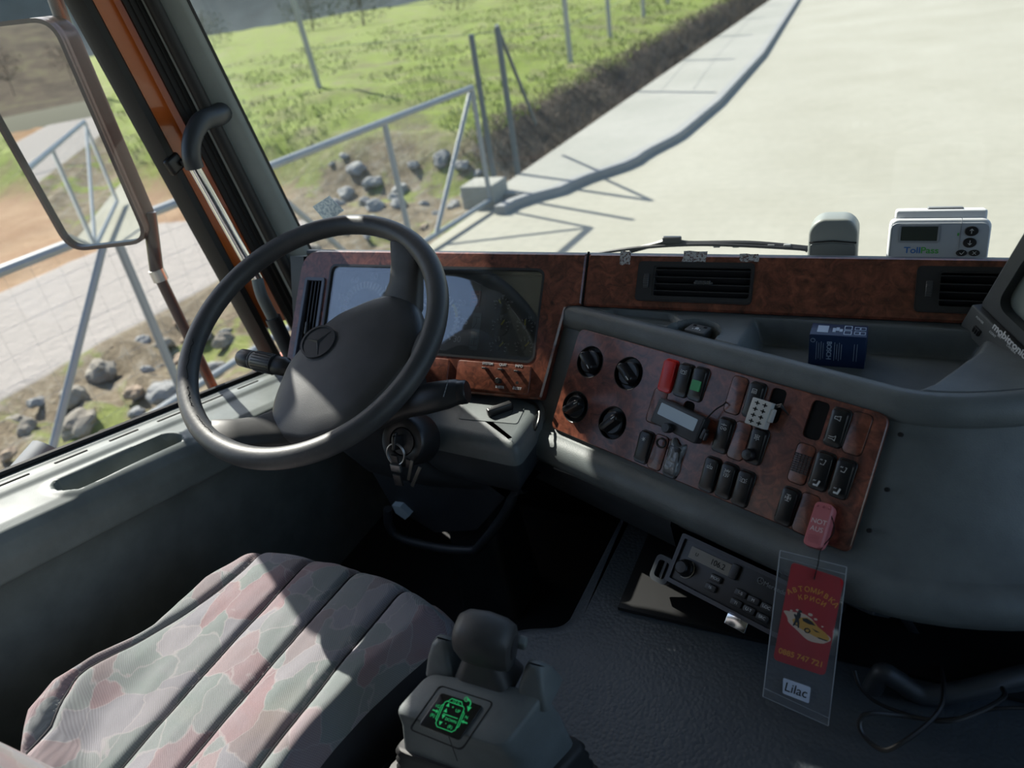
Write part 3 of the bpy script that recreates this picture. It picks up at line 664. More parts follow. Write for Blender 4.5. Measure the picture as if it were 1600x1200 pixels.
gauge(785,478,.0155,125,[('40',155),('80',90),('120',25)]); gauge(782,511,.0165,60,[('0',150),('1/2',90),('1/1',30)]); gauge(821,512,.0165,95,[('0',150),('2.5',70),('5',25)])
gauge(779,544,.0165,50,[('0',160),('5',95),('10',25)]); gauge(819,544,.0165,50,[('0',160),('5',95),('10',25)])
gauge(683,500,.050,185,[('5',200),('10',150),('15',90),('20',35),('25',0),('30',-35)],215,-45,24); gauge(570,485,.058,200,[('20',200),('40',160),('60',120),('80',80),('100',40),('120',0)],215,-35,28)
x,y=C2(683,500); b=B(); M=T(x,y,CB)
def arc(b,r0,r1,a0,a1,z,M,n=16):
    return b.prism([(r1*math.cos(R(lerp(a0,a1,k/n))),r1*math.sin(R(lerp(a0,a1,k/n)))) for k in range(n+1)]+[(r0*math.cos(R(lerp(a1,a0,k/n))),r0*math.sin(R(lerp(a1,a0,k/n)))) for k in range(n+1)],z,z+.0003,M)
arc(b,.040,.046,45,10,.0028,M); obj('warning_arc',b,YEL,ic,smooth=0)
b=B(); arc(b,.040,.046,8,-35,.0028,M); obj('red_line_arc',b,WHT,ic,smooth=0,label='pale end band of the rev counter')
b=B(); arc(b,.036,.046,125,60,.0028,M); obj('green_arc',b,simple('gauge_green',(.03,.28,.08),.5),ic,smooth=0)
x,y=C2(743,467); b=B(); b.prism(rrect(.020,.030,.002,2,x,y),CB,CB+.002); w1=obj('warning_display',b,simple('dull_red_window',(.13,.035,.03),.4),ic)
b=B(); lines(b,[((x-.006,y+.008),(x-.001,y+.008)),((x-.001,y+.008),(x-.001,y+.001)),((x-.006,y+.001),(x+.006,y+.001)),((x+.002,y+.009),(x+.006,y+.009)),((x-.005,y-.006),(x+.005,y-.006)),((x+.004,y-.009),(x+.004,y-.002))],.0012,CB+.0021); obj('warning_symbol',b,simple('warn_orange',(.5,.17,.1),.5),w1,smooth=0)
x,y=C2(743,518); b=B(); b.prism(rrect(.017,.068,.002,2,x,y),CB,CB+.002); w1=obj('gear_display',b,simple('grey_display',(.12,.17,.17),.35),ic)
b=B(); lines(b,[((x-.005,y+.026),(x+.005,y+.026)),((x,y+.026),(x,y+.014)),((x,y+.014),(x-.006,y+.006)),((x-.005,y-.004),(x+.005,y-.004)),((x,y-.004),(x,y-.024)),((x-.005,y-.014),(x+.005,y-.014)),((x-.006,y-.026),(x+.006,y-.026))],.0014,CB+.0021); obj('gear_symbol',b,simple('lcd_dark',(.03,.045,.05),.5),w1,smooth=0)
b=B(); 
for (u0,v0,u1,v1) in((712,450,848,453),(759,455,752,560)):
    p,q=C2(u0,v0),C2(u1,v1); lines(b,[(p,q)],.003,CB)
obj('divider_rib',b,simple('cluster_rib',(.05,.06,.065),.5),ic,smooth=0)
b=B(); b.prism(rrect(.457,.158,.012,5),-.002,0); obj('lens',b,thin('cluster_lens',(.93,.93,.93),3.2,.0,1.6,.02,(.5,.55,.55)),ic,smooth=0)
# ---- small wood plate with SYSTEM / QUIT / INFO
ip=thing('menu_button_panel','small wood plate lettered SYSTEM, QUIT and INFO below the instruments','button panel',FM@T(-.5805,-.2245,.004))
b=B(); b.prism(rrect(.143,.049,.005,4),0,.004,bev=.001); obj('plate',b,WOOD,ip)
b=B()
for s,u,v in(('SYSTEM',762,568),('QUIT',786,570),('INFO',811,572),('INSTR',781,605),('RESET',808,607)):
    q=rootm(ip).inverted()@onP(u,v,FP0+FN*.008,FN); b.text(s,.0062,T(q.x,q.y,.0042),bold=.0001)
obj('lettering',b,WHT,ip,smooth=0)
for u,v in((760,576),(785,578),(810,581)):
    q=rootm(ip).inverted()@onP(u,v,FP0+FN*.008,FN); b=B(); b.box((q.x,q.y,.009),(.008,.003,.012),bev=.0008); obj('push_tab',b,VB,ip)
q=rootm(ip).inverted()@onP(779,595,FP0+FN*.012,FN); b=B(); b.lathe([(.0048,.003),(.0048,.013),(.004,.014),(.0002,.014)],T(q.x,q.y,0),20); obj('dimmer_knob',b,BLK,ip)
q=rootm(ip).inverted()@onP(808,598,FP0+FN*.008,FN); b=B(); b.lathe([(.0028,.003),(.0028,.0045),(.0002,.0045)],T(q.x,q.y,0),14); obj('reset_button',b,HOLE,ip)
b=B(); b.prism(rrect(.13,.049,.005,4),0,.004,FM@T(-.735,-.2245,.004),.001); obj('blank_plate',b,WOOD,dash,world=True)
# ---- console
TL=Vector((-.428,1.015,.725)); e_=Vector((.932,-.363,0)).normalized(); w_o=Vector((-.363,-.932,0)).normalized()
dn_=(w_o*.0955+Vector((0,0,-.1435))).normalized(); PN=e_.cross(-dn_).normalized()
KM=frame(TL,e_,-dn_)    # panel frame: x along, y up, z out
PROFC=[(-.024,.738),(-.018,.746),(-.010,.7505),(.000,.7505),(.008,.745),(.0125,.735),(.0165,.7235),(.0130,.7165),(.0290,.6915),(.0545,.6535),(.079,.6165),(.1000,.5845),(.1115,.5815),(.1150,.5765),(.119,.5760),(.130,.574),(.140,.567),(.1455,.556),(.1465,.543),(.142,.530),(.130,.521),(.11,.515),(.05,.505),(-.02,.50),(-.024,.60)]
PATH=[]
A0=TL-w_o*.016-e_*.040; B0=TL+e_*.4925-w_o*.016+e_*.03; Cc=Vector((.175,.872,0)); Dd=Vector((.75,1.13,0))
d2=(Dd-Cc).normalized()
def pathpt(s):
    return None
pp=[A0+e_*t for t in [i*.02 for i in range(0,27)]]
Bp=Vector((B0.x-.035*e_.x,B0.y-.035*e_.y,0)); pp=[Vector((p.x,p.y,0)) for p in pp if (p-A0).dot(e_)<(Bp-Vector((A0.x,A0.y,0))).dot(e_)-.005]
for k in range(9):
    t=k/8; pp.append(Bp*(1-t)**2+Vector((B0.x+.02*e_.x,B0.y+.02*e_.y,0))*2*t*(1-t)+Cc*t*t)
pp+=[lerp(Cc,Dd,k/5) for k in range(1,6)]
rings=[]
for i,p in enumerate(pp):
    t=(pp[min(i+1,len(pp)-1)]-pp[max(i-1,0)]).normalized(); n=Vector((t.y,-t.x,0))
    rings.append([p+n*o+Vector((0,0,z)) for o,z in PROFC])
# rounded left end
end=[]
for k in range(7):
    a=PI/2*(1-k/6.0); r=.022; s=r*(1-math.cos(a)) ; p=pp[0]-e_*(r*math.sin(a)); p=Vector((p.x,p.y,0)); ring=[]
    for o,z in PROFC:
        cz=lerp(.735,.52,max(0,min(1,(o)/.12))); ring.append(p+w_o*(o-s*(1 if o>.0 else 0))+Vector((0,0,z-s*(.8 if z>.56 else .2))))
    end.append(ring)
b=B(); b.loft(end+rings[1:],closed=True); con=obj('console_pod',b,PL,dash,world=True,smooth=50,label='dark grained pod angled toward the driver')
# deck with recesses
def sdpoly(P,x,y):
    d=1e9; inside=False; L=len(P)
    for i in range(L):
        x0,y0=P[i];x1,y1=P[i-1]; ex,ey=x1-x0,y1-y0; wx,wy=x-x0,y-y0; t=max(0,min(1,(wx*ex+wy*ey)/(ex*ex+ey*ey))); d=min(d,math.hypot(wx-ex*t,wy-ey*t))
        if (y0>y)!=(y1>y) and x<(x1-x0)*(y-y0)/(y1-y0)+x0: inside=not inside
    return -d if inside else d
ZD=.748
def zp(u,v,z=ZD): q=onZ(u,v,z); return (q.x,q.y)
BIG=[zp(1180,498),zp(1148,551),zp(1250,577),zp(1335,603),zp(1400,622),zp(1460,598),zp(1530,548),zp(1545,520)]
PLT=[zp(925,496),zp(958,482),zp(1050,490),zp(1060,500),zp(1045,508)]
cc=zp(1082,518); 
def dz(x,y):
    z=ZD; d=sdpoly(BIG,x,y); z-=.036*sst(.004,-.016,d)
    d=sdpoly(PLT,x,y); z-=.009*sst(.002,-.004,d)
    d=math.hypot(x-cc[0],y-cc[1])-.040; z+=.0015*sst(.004,.001,d)*sst(-.003,.0,d); z-=.028*sst(.001,-.004,d); return z
b=B(); L=len(pp); idx=list(range(0,len(pp)))
fine=[]
seg=[0]
for a,c in zip(pp,pp[1:]): seg.append(seg[-1]+(c-a).length)
def pat(s):
    for i in range(len(seg)-1):
        if s<=seg[i+1]: t=(s-seg[i])/(seg[i+1]-seg[i]); q=lerp(pp[i],pp[i+1],t); return q
    return pp[-1]
ST=.72
def deckf(u,v):
    s_=u*ST; t_=(pat(min(s_+.02,ST))-pat(max(s_-.02,0))).normalized(); q=pat(s_)-Vector((t_.y,-t_.x,0))*.016; yb=1.074; q=Vector((q.x,min(q.y,yb-.001),0))
    bx=lerp(-.475,.42,u); x=lerp(q.x,bx if u*ST>.02 else q.x,v); y=lerp(q.y,yb,v); z=dz(x,y)
    if v==0: z=.7465
    return (x,y,z)
b.surf(deckf,240,110); obj('console_deck',b,PL,dash,world=True,smooth=60,label='console top with recessed shelf and round recess')
# pilot holes by the panel
for u,v in((1407,679),(1386,765),(1358,829)):
    b=B(); p=onP(u,v,TL,PN); b.lathe([(.0028,-.004),(.0028,.0016),(.0003,.0016)],lookz(p+PN*.0005,PN),12); obj('screw_hole',b,HOLE,dash,world=True)
# ledge under the instruments
LZ=.605
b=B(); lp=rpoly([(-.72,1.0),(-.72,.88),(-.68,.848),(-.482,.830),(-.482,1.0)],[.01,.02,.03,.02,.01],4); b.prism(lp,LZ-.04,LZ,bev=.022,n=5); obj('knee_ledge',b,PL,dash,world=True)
b=B(); b.loft([[Vector((x,y,z)) for x,y in offset(lp,o)] for z,o in((LZ-.04,.0005),(LZ-.075,.004),(.51,.014),(.485,.03),(.475,.05))]); obj('shaded_ledge_base',b,PLB,dash,world=True)  # lower half of the ledge, darker plastic stands in for its shade
q=[zp(u,v,LZ) for u,v in((716,655),(728,620),(822,634),(808,663))]; b=B(); b.prism(rpoly(q,.006,3),LZ-.002,LZ+.0012); cv=obj('ledge_cover',b,PL,dash,world=True)
x,y=zp(782,645,LZ); b=B(); b.ringplate(circ(.0215,32,x,y),circ(.0207,32,x,y),LZ+.0008,LZ+.0016); b.box((0,0,.007),(.013,.046,.014),T(x,y,LZ+.001)@RZ(-.75),.003); obj('turn_knob',b,BLK,cv,world=True)
b=B(); b.tube(bez([onZ(700,618,LZ+.006),onZ(760,616,LZ+.004),onZ(822,625,LZ+.004),onZ(842,640,LZ+.0),onZ(838,668,LZ-.01),onZ(820,690,.545)],8),.0022,6); tag(obj('loose_cable',b,BLK),'thin black cable lying along the lit ledge below the instruments','cable')
# lower knee panels
def kp(o,s,z): q=TL+e_*s+w_o*o; return (q.x,q.y,z)
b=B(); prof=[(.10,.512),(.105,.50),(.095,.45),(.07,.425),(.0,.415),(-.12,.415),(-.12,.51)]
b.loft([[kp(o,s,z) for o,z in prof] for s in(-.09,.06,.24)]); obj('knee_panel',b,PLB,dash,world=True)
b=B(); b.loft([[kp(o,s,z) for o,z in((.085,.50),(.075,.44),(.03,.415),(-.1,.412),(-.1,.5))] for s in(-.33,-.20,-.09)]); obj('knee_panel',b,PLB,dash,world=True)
p,q=onP(866,731,kp(.108,0,.5),w_o),onP(1052,800,kp(.108,0,.5),w_o)
b=B(); b.tube([p,lerp(p,q,.5)+Vector((0,0,.001)),q],.0022,6); obj('tray_edge',b,GRYP,dash,world=True,label='pale edge of the pull out tray')  # thin pale line along the tray edge
# ---------------------------------------------------------------- control panel on the pod
cp=thing('control_panel','burl wood control panel with rotary knobs and rows of rocker switches','control panel',KM)
KI=KM.inverted()
def K2(u,v,off=0):
    q=KI@onP(u,v,TL+PN*off,PN); return (q.x,q.y)
cor=[K2(u,v) for u,v in((908,513),(1393,650),(1328,865),(862,668))]
outl=rpoly(cor[::-1],[.014,.010,.014,.014],5)
KN=[(924,566),(984,584),(901,636),(959,661)]; kr=.0262
HO=[(1213,634,.021,.046),(1277,657,.023,.050),(1078,638,.018,.020)]
holes=[circ(kr,28,*K2(u,v)) for u,v in KN]+[rrect(w_,h_,.006,3,*K2(u,v)) for u,v,w_,h_ in HO]
b=B(); plate(b,outl,holes,-.002,.004,I4,.0012); obj('panel_plate',b,WOOD,cp)
for u,v,w_,h_ in HO:
    x,y=K2(u,v); b=B(); b.prism(rrect(w_,h_,.006,3,x,y),-.006,.0005); obj('empty_slot',b,HOLE,cp)
DIAL=simple('dial_black',(.014,.015,.016),.3)
for k,((u,v),rot) in enumerate(zip(KN,(-38,-33,40,50))):
    x,y=K2(u,v); M=T(x,y,0)
    b=B(); b.lathe([(kr,.004),(kr*.99,.0046),(kr*.95,.004),(kr*.94,-.006),(kr*.70,-.007),(.0003,-.007)],M,32,cap=False); d=obj('knob_dish',b,DIAL,cp)
    b=B(); segs=[((kr*.80*math.cos(R(a)),kr*.80*math.sin(R(a))),(kr*.88*math.cos(R(a)),kr*.88*math.sin(R(a)))) for a in range(-40,221,20)]; lines(b,segs,.0006,-.0064,M); obj('dial_marks',b,GRYP,d,smooth=0)
    Mk=M@RZ(R(rot)); b=B(); b.lathe([(.0185,-.006),(.0185,.004),(.0165,.006),(.0003,.006)],Mk,32)
    b.loft([[(x_,y_*s,z) for x_,y_ in rrect(.037*s2,.013,.0055,4)] for s,s2,z in((1.5,1.0,.005),(1.15,.99,.009),(.95,.96,.015),(.8,.9,.0175),(.5,.8,.0185))],Mk); kb=obj('rotary_knob',b,DIAL,cp)
    b=B(); lines(b,[((.009,0),(.0155,0))],.0012,.0187,Mk); obj('knob_pointer',b,WHT,kb,smooth=0)
SW=simple('switch_black',(.011,.012,.013),.3)
def swbody(b,x,y,w_=.0215,h_=.0475,z=.004,m=1,flip=1):
    b.prism(rrect(w_+.003,h_+.003,.006,4,x,y),-.001,z+.002,bev=.0012)
    rings=[]
    for s,zz in((1,z+.0015),(1,z+.004),(.93,z+.0062),(.84,z+.0068)):
        rings.append([(x+px*s,y+py*(.99*s+.01),zz+flip*(py)*.10*(s<.99)-.002*(abs(py)<.004)) for px,py in rrect(w_,h_,.0055,5)])
    b.loft(rings)
    return b
def ic_(kind,x,y,z):
    b=B(); M=T(x,y+.013,z)
    def Ls(S,w_=.0006): lines(b,[((a*.001,c*.001),(d*.001,e*.001)) for a,c,d,e in S],w_,0,M)
    if kind=='beacon': Ls([(-2.5,-3,2.5,-3),(-1.8,-3,-1.8,1.5),(1.8,-3,1.8,1.5),(-1.8,1.5,1.8,1.5),(-3.4,2,-4.6,2.6),(-3.4,0,-4.8,0),(3.4,2,4.6,2.6),(3.4,0,4.8,0),(-3.4,-2,-4.6,-2.4),(3.4,-2,4.6,-2.4)])
    elif kind=='snow': Ls([(-3,0,3,0),(-1.5,2.6,1.5,-2.6),(-1.5,-2.6,1.5,2.6),(-1.5,1.5,1.5,1.5),(-1.5,-1.5,1.5,-1.5)])
    elif kind=='door': Ls([(-3,3,3,3),(-3,3,-3,-3),(3,3,3,-3),(-1,1,-1,-3),(1,1,1,-3)])
    elif kind=='rings': b.ringplate(circ(.0014,14,0,.003),circ(.0009,14,0,.003),0,.0003,M); b.ringplate(circ(.002,14,-.002,-.002),circ(.0014,14,-.002,-.002),0,.0003,M); b.ringplate(circ(.002,14,.003,-.002),circ(.0014,14,.003,-.002),0,.0003,M); Ls([(-4,3,-2,3),(2,3,4,3)])
    elif kind=='axle': Ls([(-3.5,3,-1.5,3),(-3.5,-2,-1.5,-2),(1.5,3,3.5,3),(1.5,-2,3.5,-2),(-2.5,3,-2.5,-2),(2.5,3,2.5,-2),(-2.5,.5,2.5,.5),(0,4,0,-4)])
    elif kind=='lift': Ls([(-4,-3,4,-3),(0,4,0,0)]); b.ringplate(circ(.0018,14,-.0025,-.001),circ(.0012,14,-.0025,-.001),0,.0003,M); b.ringplate(circ(.0018,14,.0025,-.001),circ(.0012,14,.0025,-.001),0,.0003,M)
    elif kind=='volts': b.text('24V',.0055,T(0,.002,0)@M); b.text('12V',.0055,T(0,-.0045,0)@M); Ls([(-4.5,-1.3,4.5,-1.3)],.0004)
    elif kind=='horn': Ls([(-4,1.5,-1,1.5),(-4,-1.5,-1,-1.5),(-4,1.5,-4,-1.5),(-1,1.5,3,3),(-1,-1.5,3,-3),(3,3,3,-3),(-4,-24,1,-24),(-4,-26.5,1,-26.5),(1,-24,4,-22),(1,-26.5,4,-28),(4,-22,4,-28)])
    elif kind=='seat': Ls([(-2,-3,2,-3),(2,-3,3.5,3),(-2,-3,-2,-2),(2,3,3.5,3),(-4,2,-3,3),(-3,3,-2,2),(-2,2,-1,3)]); Ls([(-2,-30,2,-30),(2,-30,3.5,-24.5)],.0022); Ls([(-4,-25,-3,-24),(-3,-24,-2,-25),(-2,-25,-1,-24)])
    elif kind=='diff': Ls([(-2.5,4,2.5,4),(0,4,0,-4),(-2.5,-4,2.5,-4),(-3.5,0,3.5,0),(-3.5,1.8,-3.5,-1.8),(3.5,1.8,3.5,-1.8),(-1.5,1.5,1.5,1.5),(-1.5,-1.5,1.5,-1.5)])
    return b
SWL=[(1044,587,None,'red'),(1068,594,'beacon',None),(1091,600,None,'green'),(1178,625,'door',None),(1130,680,'rings',None),(1182,697,'axle','stub'),(1006,698,'snow',None),(1109,741,'lift',None),(1135,751,'volts',None),(1161,763,'beacon',None),(1308,668,'horn',None),(1284,736,'seat',None),(1316,748,'seat',None),(1230,791,'diff',None)]
REDP=simple('red_plastic',(.62,.02,.015),.3); GRNP=simple('green_window',(.03,.32,.09),.4)
for u,v,kind,sp in SWL:
    x,y=K2(u,v,.006); b=swbody(B(),x,y); s=obj('rocker_switch',b,REDP if sp=='red' else SW,cp,label='bright red rocker switch' if sp=='red' else ('black rocker switch with a green window' if sp=='green' else None))
    if kind: obj('switch_icon',ic_(kind,x,y-.0015,.0126),WHT,s,smooth=0)
    if sp=='green': b=B(); b.prism(rrect(.015,.015,.001,2,x,y-.003),.009,.0125); obj('green_window',b,GRNP,s)
    if sp=='stub': b=B(); b.lathe([(.0065,.008),(.0085,.012),(.0088,.017),(.0065,.021),(.0003,.022)],T(x-.003,y-.014,0),24); obj('stub_knob',b,BLK,s)
for k,(u,v) in enumerate(((1151,618),(1156,689),(1029,707),(1340,678),(1260,803),(1253,725),(1027,635))):
    x,y=K2(u,v,.003); b=B(); b.prism(rrect(.0235,.052,.006,4,x,y),.002,.0052,bev=.0008); c=obj('blank_cover',b,WOOD,cp)
    b=B(); b.ringplate(rrect(.0250,.0535,.0065,4,x,y),rrect(.0237,.0522,.006,4,x,y),.0035,.0045); obj('cover_gap',b,HOLE,c)
    if (u,v)==(1253,725):
        b=B()
        for i in range(9):
            for j in range(5): b.box((x-.009+j*.0045,y-.011+i*.0028,.0058),(.0036,.0018,.0016))
        obj('speaker_grille',b,BLK,c)
# taped switch
TAPE=NT('grey_tape'); TAPE.set((.20,.21,.22),.3,.3); TAPE.bump(TAPE.noise(120,4).outputs[0],.8,.003)
x,y=K2(1052,716,.008); b=B(); b.surf(lambda u,v:(x+(u-.5)*.026*(1+.06*math.sin(9*v)),y+(v-.5)*.050+.004*math.sin(7*u)*(v>.9),.0128-.009*(abs(u-.5)*2)**6-.006*(abs(v-.5)*2)**8+.0012*noise.noise(Vector((u*4,v*7,1)))),16,24)
swb=swbody(B(),x,y-.004); s=obj('rocker_switch',swb,SW,cp,label='black rocker switch wrapped in grey tape'); obj('tape_patch',b,TAPE.m,s)
# pin on the wood
b=B(); x,y=K2(1119,689,.01)
# ---- NOT AUS lever
x,y=K2(1283,821,.012); PINK=simple('faded_red_plastic',(.43,.12,.135),.5)
na=thing('emergency_switch_guard','faded pinkish red flip guard lettered NOT AUS on the control panel','switch guard',KM@T(x,y,.006))
A_=KI@onP(1287,795,TL+PN*.018,PN); Bq=KI@onP(1271,846,TL+PN*.030,PN)
o=Vector((x,y,.006)); a=A_-o; c=Bq-o
d=(c-a).normalized(); X_=d.cross(Vector((0,0,1))).normalized(); Z_=X_.cross(d)
if Z_.z<0: Z_=-Z_; X_=-X_
NM=frame(lerp(a,c,.5),-d.cross(Z_)*(1),None,Z_) if False else Matrix(((X_.x,-d.x,Z_.x,lerp(a,c,.5).x),(X_.y,-d.y,Z_.y,lerp(a,c,.5).y),(X_.z,-d.z,Z_.z,lerp(a,c,.5).z),(0,0,0,1)))
if NM.to_3x3().determinant()<0: NM=NM@Matrix.Diagonal((-1,1,1,1))
L=(c-a).length+.014
b=B(); b.loft([[(px*s,py*(1 if zz>-.012 else .8)+(.004 if zz<-.012 else 0),zz) for px,py in rrect(.024,L,.006,5)] for s,zz in((.8,-.022),(1,-.010),(1,-.002),(.93,.001),(.82,.0022))],NM)
for k in range(3): b.tube([(-.007+k*.007,L/2-.002,.0),(-.007+k*.007,L/2-.006,.003)],.0012,6,M=NM)
for k in range(5): b.box((0,-L/2+.006+k*.0022,.0024),(.013,.0009,.0008),NM)
g=obj('guard_body',b,PINK,na)
b=B(); b.text('NOT',.0085,NM@T(0,.0035,.0024),ext=.0001); b.text('AUS',.0085,NM@T(0,-.006,.0024),ext=.0001); obj('lettering',b,simple('guard_letter',(.65,.55,.55),.6),g,smooth=0)
# ---- clock display module
dm=thing('clip_on_display','small clip-on display with pale screen and control knob on the panel','display module',KM@T(*K2(1060,657,.02),.018))
o=KI@(rootm(dm).translation)
cs4=[KI@onP(u,v,TL+PN*.024,PN)-o for u,v in((1032,622),(1103,652),(1087,696),(1017,657))]
X_=((cs4[1]-cs4[0])+(cs4[2]-cs4[3])).normalized(); Z0=Vector((0,0,1)); DM=frame((cs4[0]+cs4[1]+cs4[2]+cs4[3])/4,X_,None,Z0)
wd=((cs4[1]-cs4[0]).length+(cs4[2]-cs4[3]).length)/2; hd=((cs4[3]-cs4[0]).length+(cs4[2]-cs4[1]).length)/2
b=B(); b.prism(rrect(wd,hd,.003,3),-.014,.003,DM,.002); obj('case',b,simple('module_grey',(.028,.03,.033),.4),dm)
b=B(); b.prism(rrect(wd*.80,hd*.46,.0015,2,-.001,hd*.12),.0022,.0034,DM); obj('screen',b,NT('pale_lcd').set((.42,.50,.55),.2).m,dm,label='pale grey blank screen')
b=B(); b.lathe([(.0068,.0),(.0068,.011),(.006,.013),(.0003,.0132)],DM@T(-wd*.07,-hd*.40,.002),24)
for i in range(16): b.box((.0069,0,.006),(.0006,.001,.010),DM@T(-wd*.07,-hd*.40,.002)@RZ(i*PI/8))
obj('control_knob',b,BLK,dm)
b=B(); b.box((0,0,.0),(.006,.016,.008),DM@T(wd*.5+.004,-.002,-.004)@RZ(-.1),.001); b.box((0,0,.0),(.004,.012,.006),DM@T(wd*.5+.009,-.004,-.002),.001); obj('side_plug',b,BLK,dm)
p0=KI@onP(1103,655,TL+PN*.02,PN); p1=KI@onP(1118,640,TL+PN*.015,PN); p2=KI@onP(1131,632,TL+PN*.012,PN); p3=KI@onP(1134,628,TL+PN*.004,PN)
b=B(); b.tube([KM@p for p in bez([p0,p1,p2,p3],6)],.0011,6); obj('wire',b,BLK,dm,world=True)
b=B(); q=KI@onP(1035,692,TL+PN*.012,PN); b.tube([KM@(q+Vector((.0075*math.cos(t*.42),.0065*math.sin(t*.42),.003))) for t in range(15)],.0017,7,closed=True); obj('ring_loop',b,BLK,dm,world=True)
# ---- white connector
wp=thing('connector_plug','white multi-pin connector plug dangling from an empty switch slot','connector',KM@T(*K2(1187,646,.02),.018))
o=KI@rootm(wp).translation; WM=frame((0,0,0),K2(1200,655,.02)[0]-o.x and Vector((.97,.0,0)),(0,1,0))@RZ(-.02)
PW=simple('white_connector',(.52,.52,.49),.45); b=B(); b.box((0,0,0),(.028,.036,.014),WM,.0012); b.box((.0155,.002,0),(.005,.018,.010),WM,.001); obj('shell',b,PW,wp)
b=B()
for i in range(4):
    for j in range(2): b.box((-.0055+j*.011,-.0125+i*.0083,.0073),(.0065,.0015,.0006),WM); b.box((-.0055+j*.011,-.0125+i*.0083,.0073),(.0015,.0055,.0006),WM)
obj('pin_socket',b,HOLE,wp)
b=B()
for k in range(3): b.tube([(.012,.010+k*.002,-.004),(.022,.016+k*.002,-.002),(.030,.010,-.012),(.030,.005-k*.003,-.03)],.0009,5)
obj('wire',b,BLK,wp)
# ---- items on top of the console
BLU=simple('navy_carton',(.010,.026,.075),.35); q0=onZ(1262,570,.712); q1=onZ(1350,577,.712); q2=onZ(1362,570,.712)
ex=(q1-q0).normalized(); bw=(q1-q0).length; BM=frame(q0+Vector((0,0,0)),ex,(-ex.y,ex.x,0)); bh=.048; bd=.036
bx=thing('bulb_carton','small dark blue bulb carton with pale printing standing on the console shelf','box',BM)
b=B(); b.box((bw/2,bd/2,bh/2),(bw,bd,bh),bev=.0012); obj('carton_body',b,BLU,bx)
b=B(); b.box((bw*.22,bd*.5,bh+.0003),(.014,.020,.0006)); 
for i in range(3): b.box((bw*(.42+.06*i),bd*(.45+.1*(i%2)),bh+.0003),(.004,.012-.002*i,.0006))
for i in range(2): b.ringplate(rrect(.010,.012,.001,2,bw*(.66+.0*i),bd*(.3+.4*i)),rrect(.008,.010,.001,2,bw*.66,bd*(.3+.4*i)),bh,bh+.0005)
for i in range(2):
    for j in range(2): b.ringplate(rrect(.007,.009,.001,2,bw*(.82+.10*i),bd*(.3+.38*j)),rrect(.0055,.0075,.001,2,bw*(.82+.10*i),bd*(.3+.38*j)),bh,bh+.0005)
obj('top_print',b,simple('carton_print',(.45,.55,.68),.5),bx,smooth=0)
SM=T(0,-.0003,0)@RX(PI/2)
b=B(); b.text('BOSCH',.0085,SM@T(bw*.36,bh*.52,0)@RZ(-PI/2),bold=.0002)
for i in range(4): b.box((0,0,0),(.0006,.0003,.028-.004*(i%2)),T(bw*(.14+.04*i),-.0004,bh*.5))
for i in range(4): b.box((0,0,0),(.0006,.0003,.028-.005*(i%2)),T(bw*(.46+.04*i),-.0004,bh*.5))
for i in range(2): b.box((0,0,0),(.0006,.0003,.026),T(bw*(.80+.05*i),-.0004,bh*.5))
b.ringplate(circ(.003,18),circ(.0024,18),0,.0004,SM@T(bw*.07,bh*.82,0)); obj('front_print',b,simple('carton_print2',(.30,.38,.48),.5),bx,smooth=0)
b=B(); b.box((bw+.0003,bd/2,bh*.5),(.0006,bd*.5,bh*.7)); obj('end_label',b,simple('carton_end',(.02,.05,.11),.4),bx)
# sensor clip in the round recess
cl_=thing('plug_socket_block','dark grey plastic socket block lying in the round recess','socket block',frame(onZ(1084,530,.728),e_,-w_o))
b=B(); b.box((.004,.006,.008),(.034,.024,.018),bev=.002); b.box((-.018,-.008,.004),(.022,.016,.012),bev=.002); obj('block_body',b,simple('block_grey',(.085,.09,.09),.5),cl_)
b=B(); 
for i,j in((-1,1),(1,1)): b.box((.004+i*.009,.012,.0172),(.005,.004,.0006))
b.box((-.018,-.010,.0104),(.006,.004,.0006)); obj('block_socket',b,HOLE,cl_)
b=B(); b.lathe([(.003,.017),(.003,.0178),(.0002,.0178)],T(.004,.004,0),12)
for i in range(4): b.box((-.002+i*.004,.001,.0173),(.002,.002,.0004))
obj('block_mark',b,WHT,cl_,smooth=0)
# toll unit
q0=onY(1385,400,1.15); q1=onY(1545,400,1.15); tz=onY(1385,347,1.15).z
TMt=frame(((q0.x+q1.x)/2,1.15,.768),(1,0,0),(0,.25,1)); tw=q1.x-q0.x; thh=tz-.768
tu=thing('toll_unit','white electronic toll unit with small display and arrow buttons on the dash top','toll unit',TMt)
TW=simple('toll_white',(.66,.68,.70),.4); TG=simple('toll_grey_face',(.36,.39,.42),.45)
b=B(); b.prism(rrect(tw,thh,.012,5,0,thh/2),-.045,0,bev=.004,both=True); b.prism(rrect(tw*.90,.02,.004,3,0,thh+.002),-.042,-.006,bev=.003,both=True); obj('unit_body',b,TW,tu)
b=B(); b.prism(rrect(tw*.97,thh*.93,.010,5,0,thh*.47),-.001,.0015,bev=.001); obj('face_plate',b,TG,tu)
b=B(); TI=TMt.inverted(); tl=lambda u,v:(lambda q:(q.x,q.y))(TI@onP(u,v,TMt.translation,TMt.to_3x3()@Vector((0,0,1)))); dcx,dcy=tl(1436,365); b.prism(rrect(.046,.020,.001,2,dcx,dcy),.001,.0022); obj('display',b,simple('toll_lcd',(.045,.055,.045),.15),tu)
b=B(); b.ringplate(rrect(.052,.026,.002,2,dcx,dcy),rrect(.047,.021,.001,2,dcx,dcy),.001,.0028); b.ringplate(rrect(.088,.058,.003,3,dcx+.008,dcy-.006),rrect(.0872,.0572,.003,3,dcx+.008,dcy-.006),.001,.0021); obj('display_frame',b,simple('toll_frame',(.25,.27,.29),.4),tu)
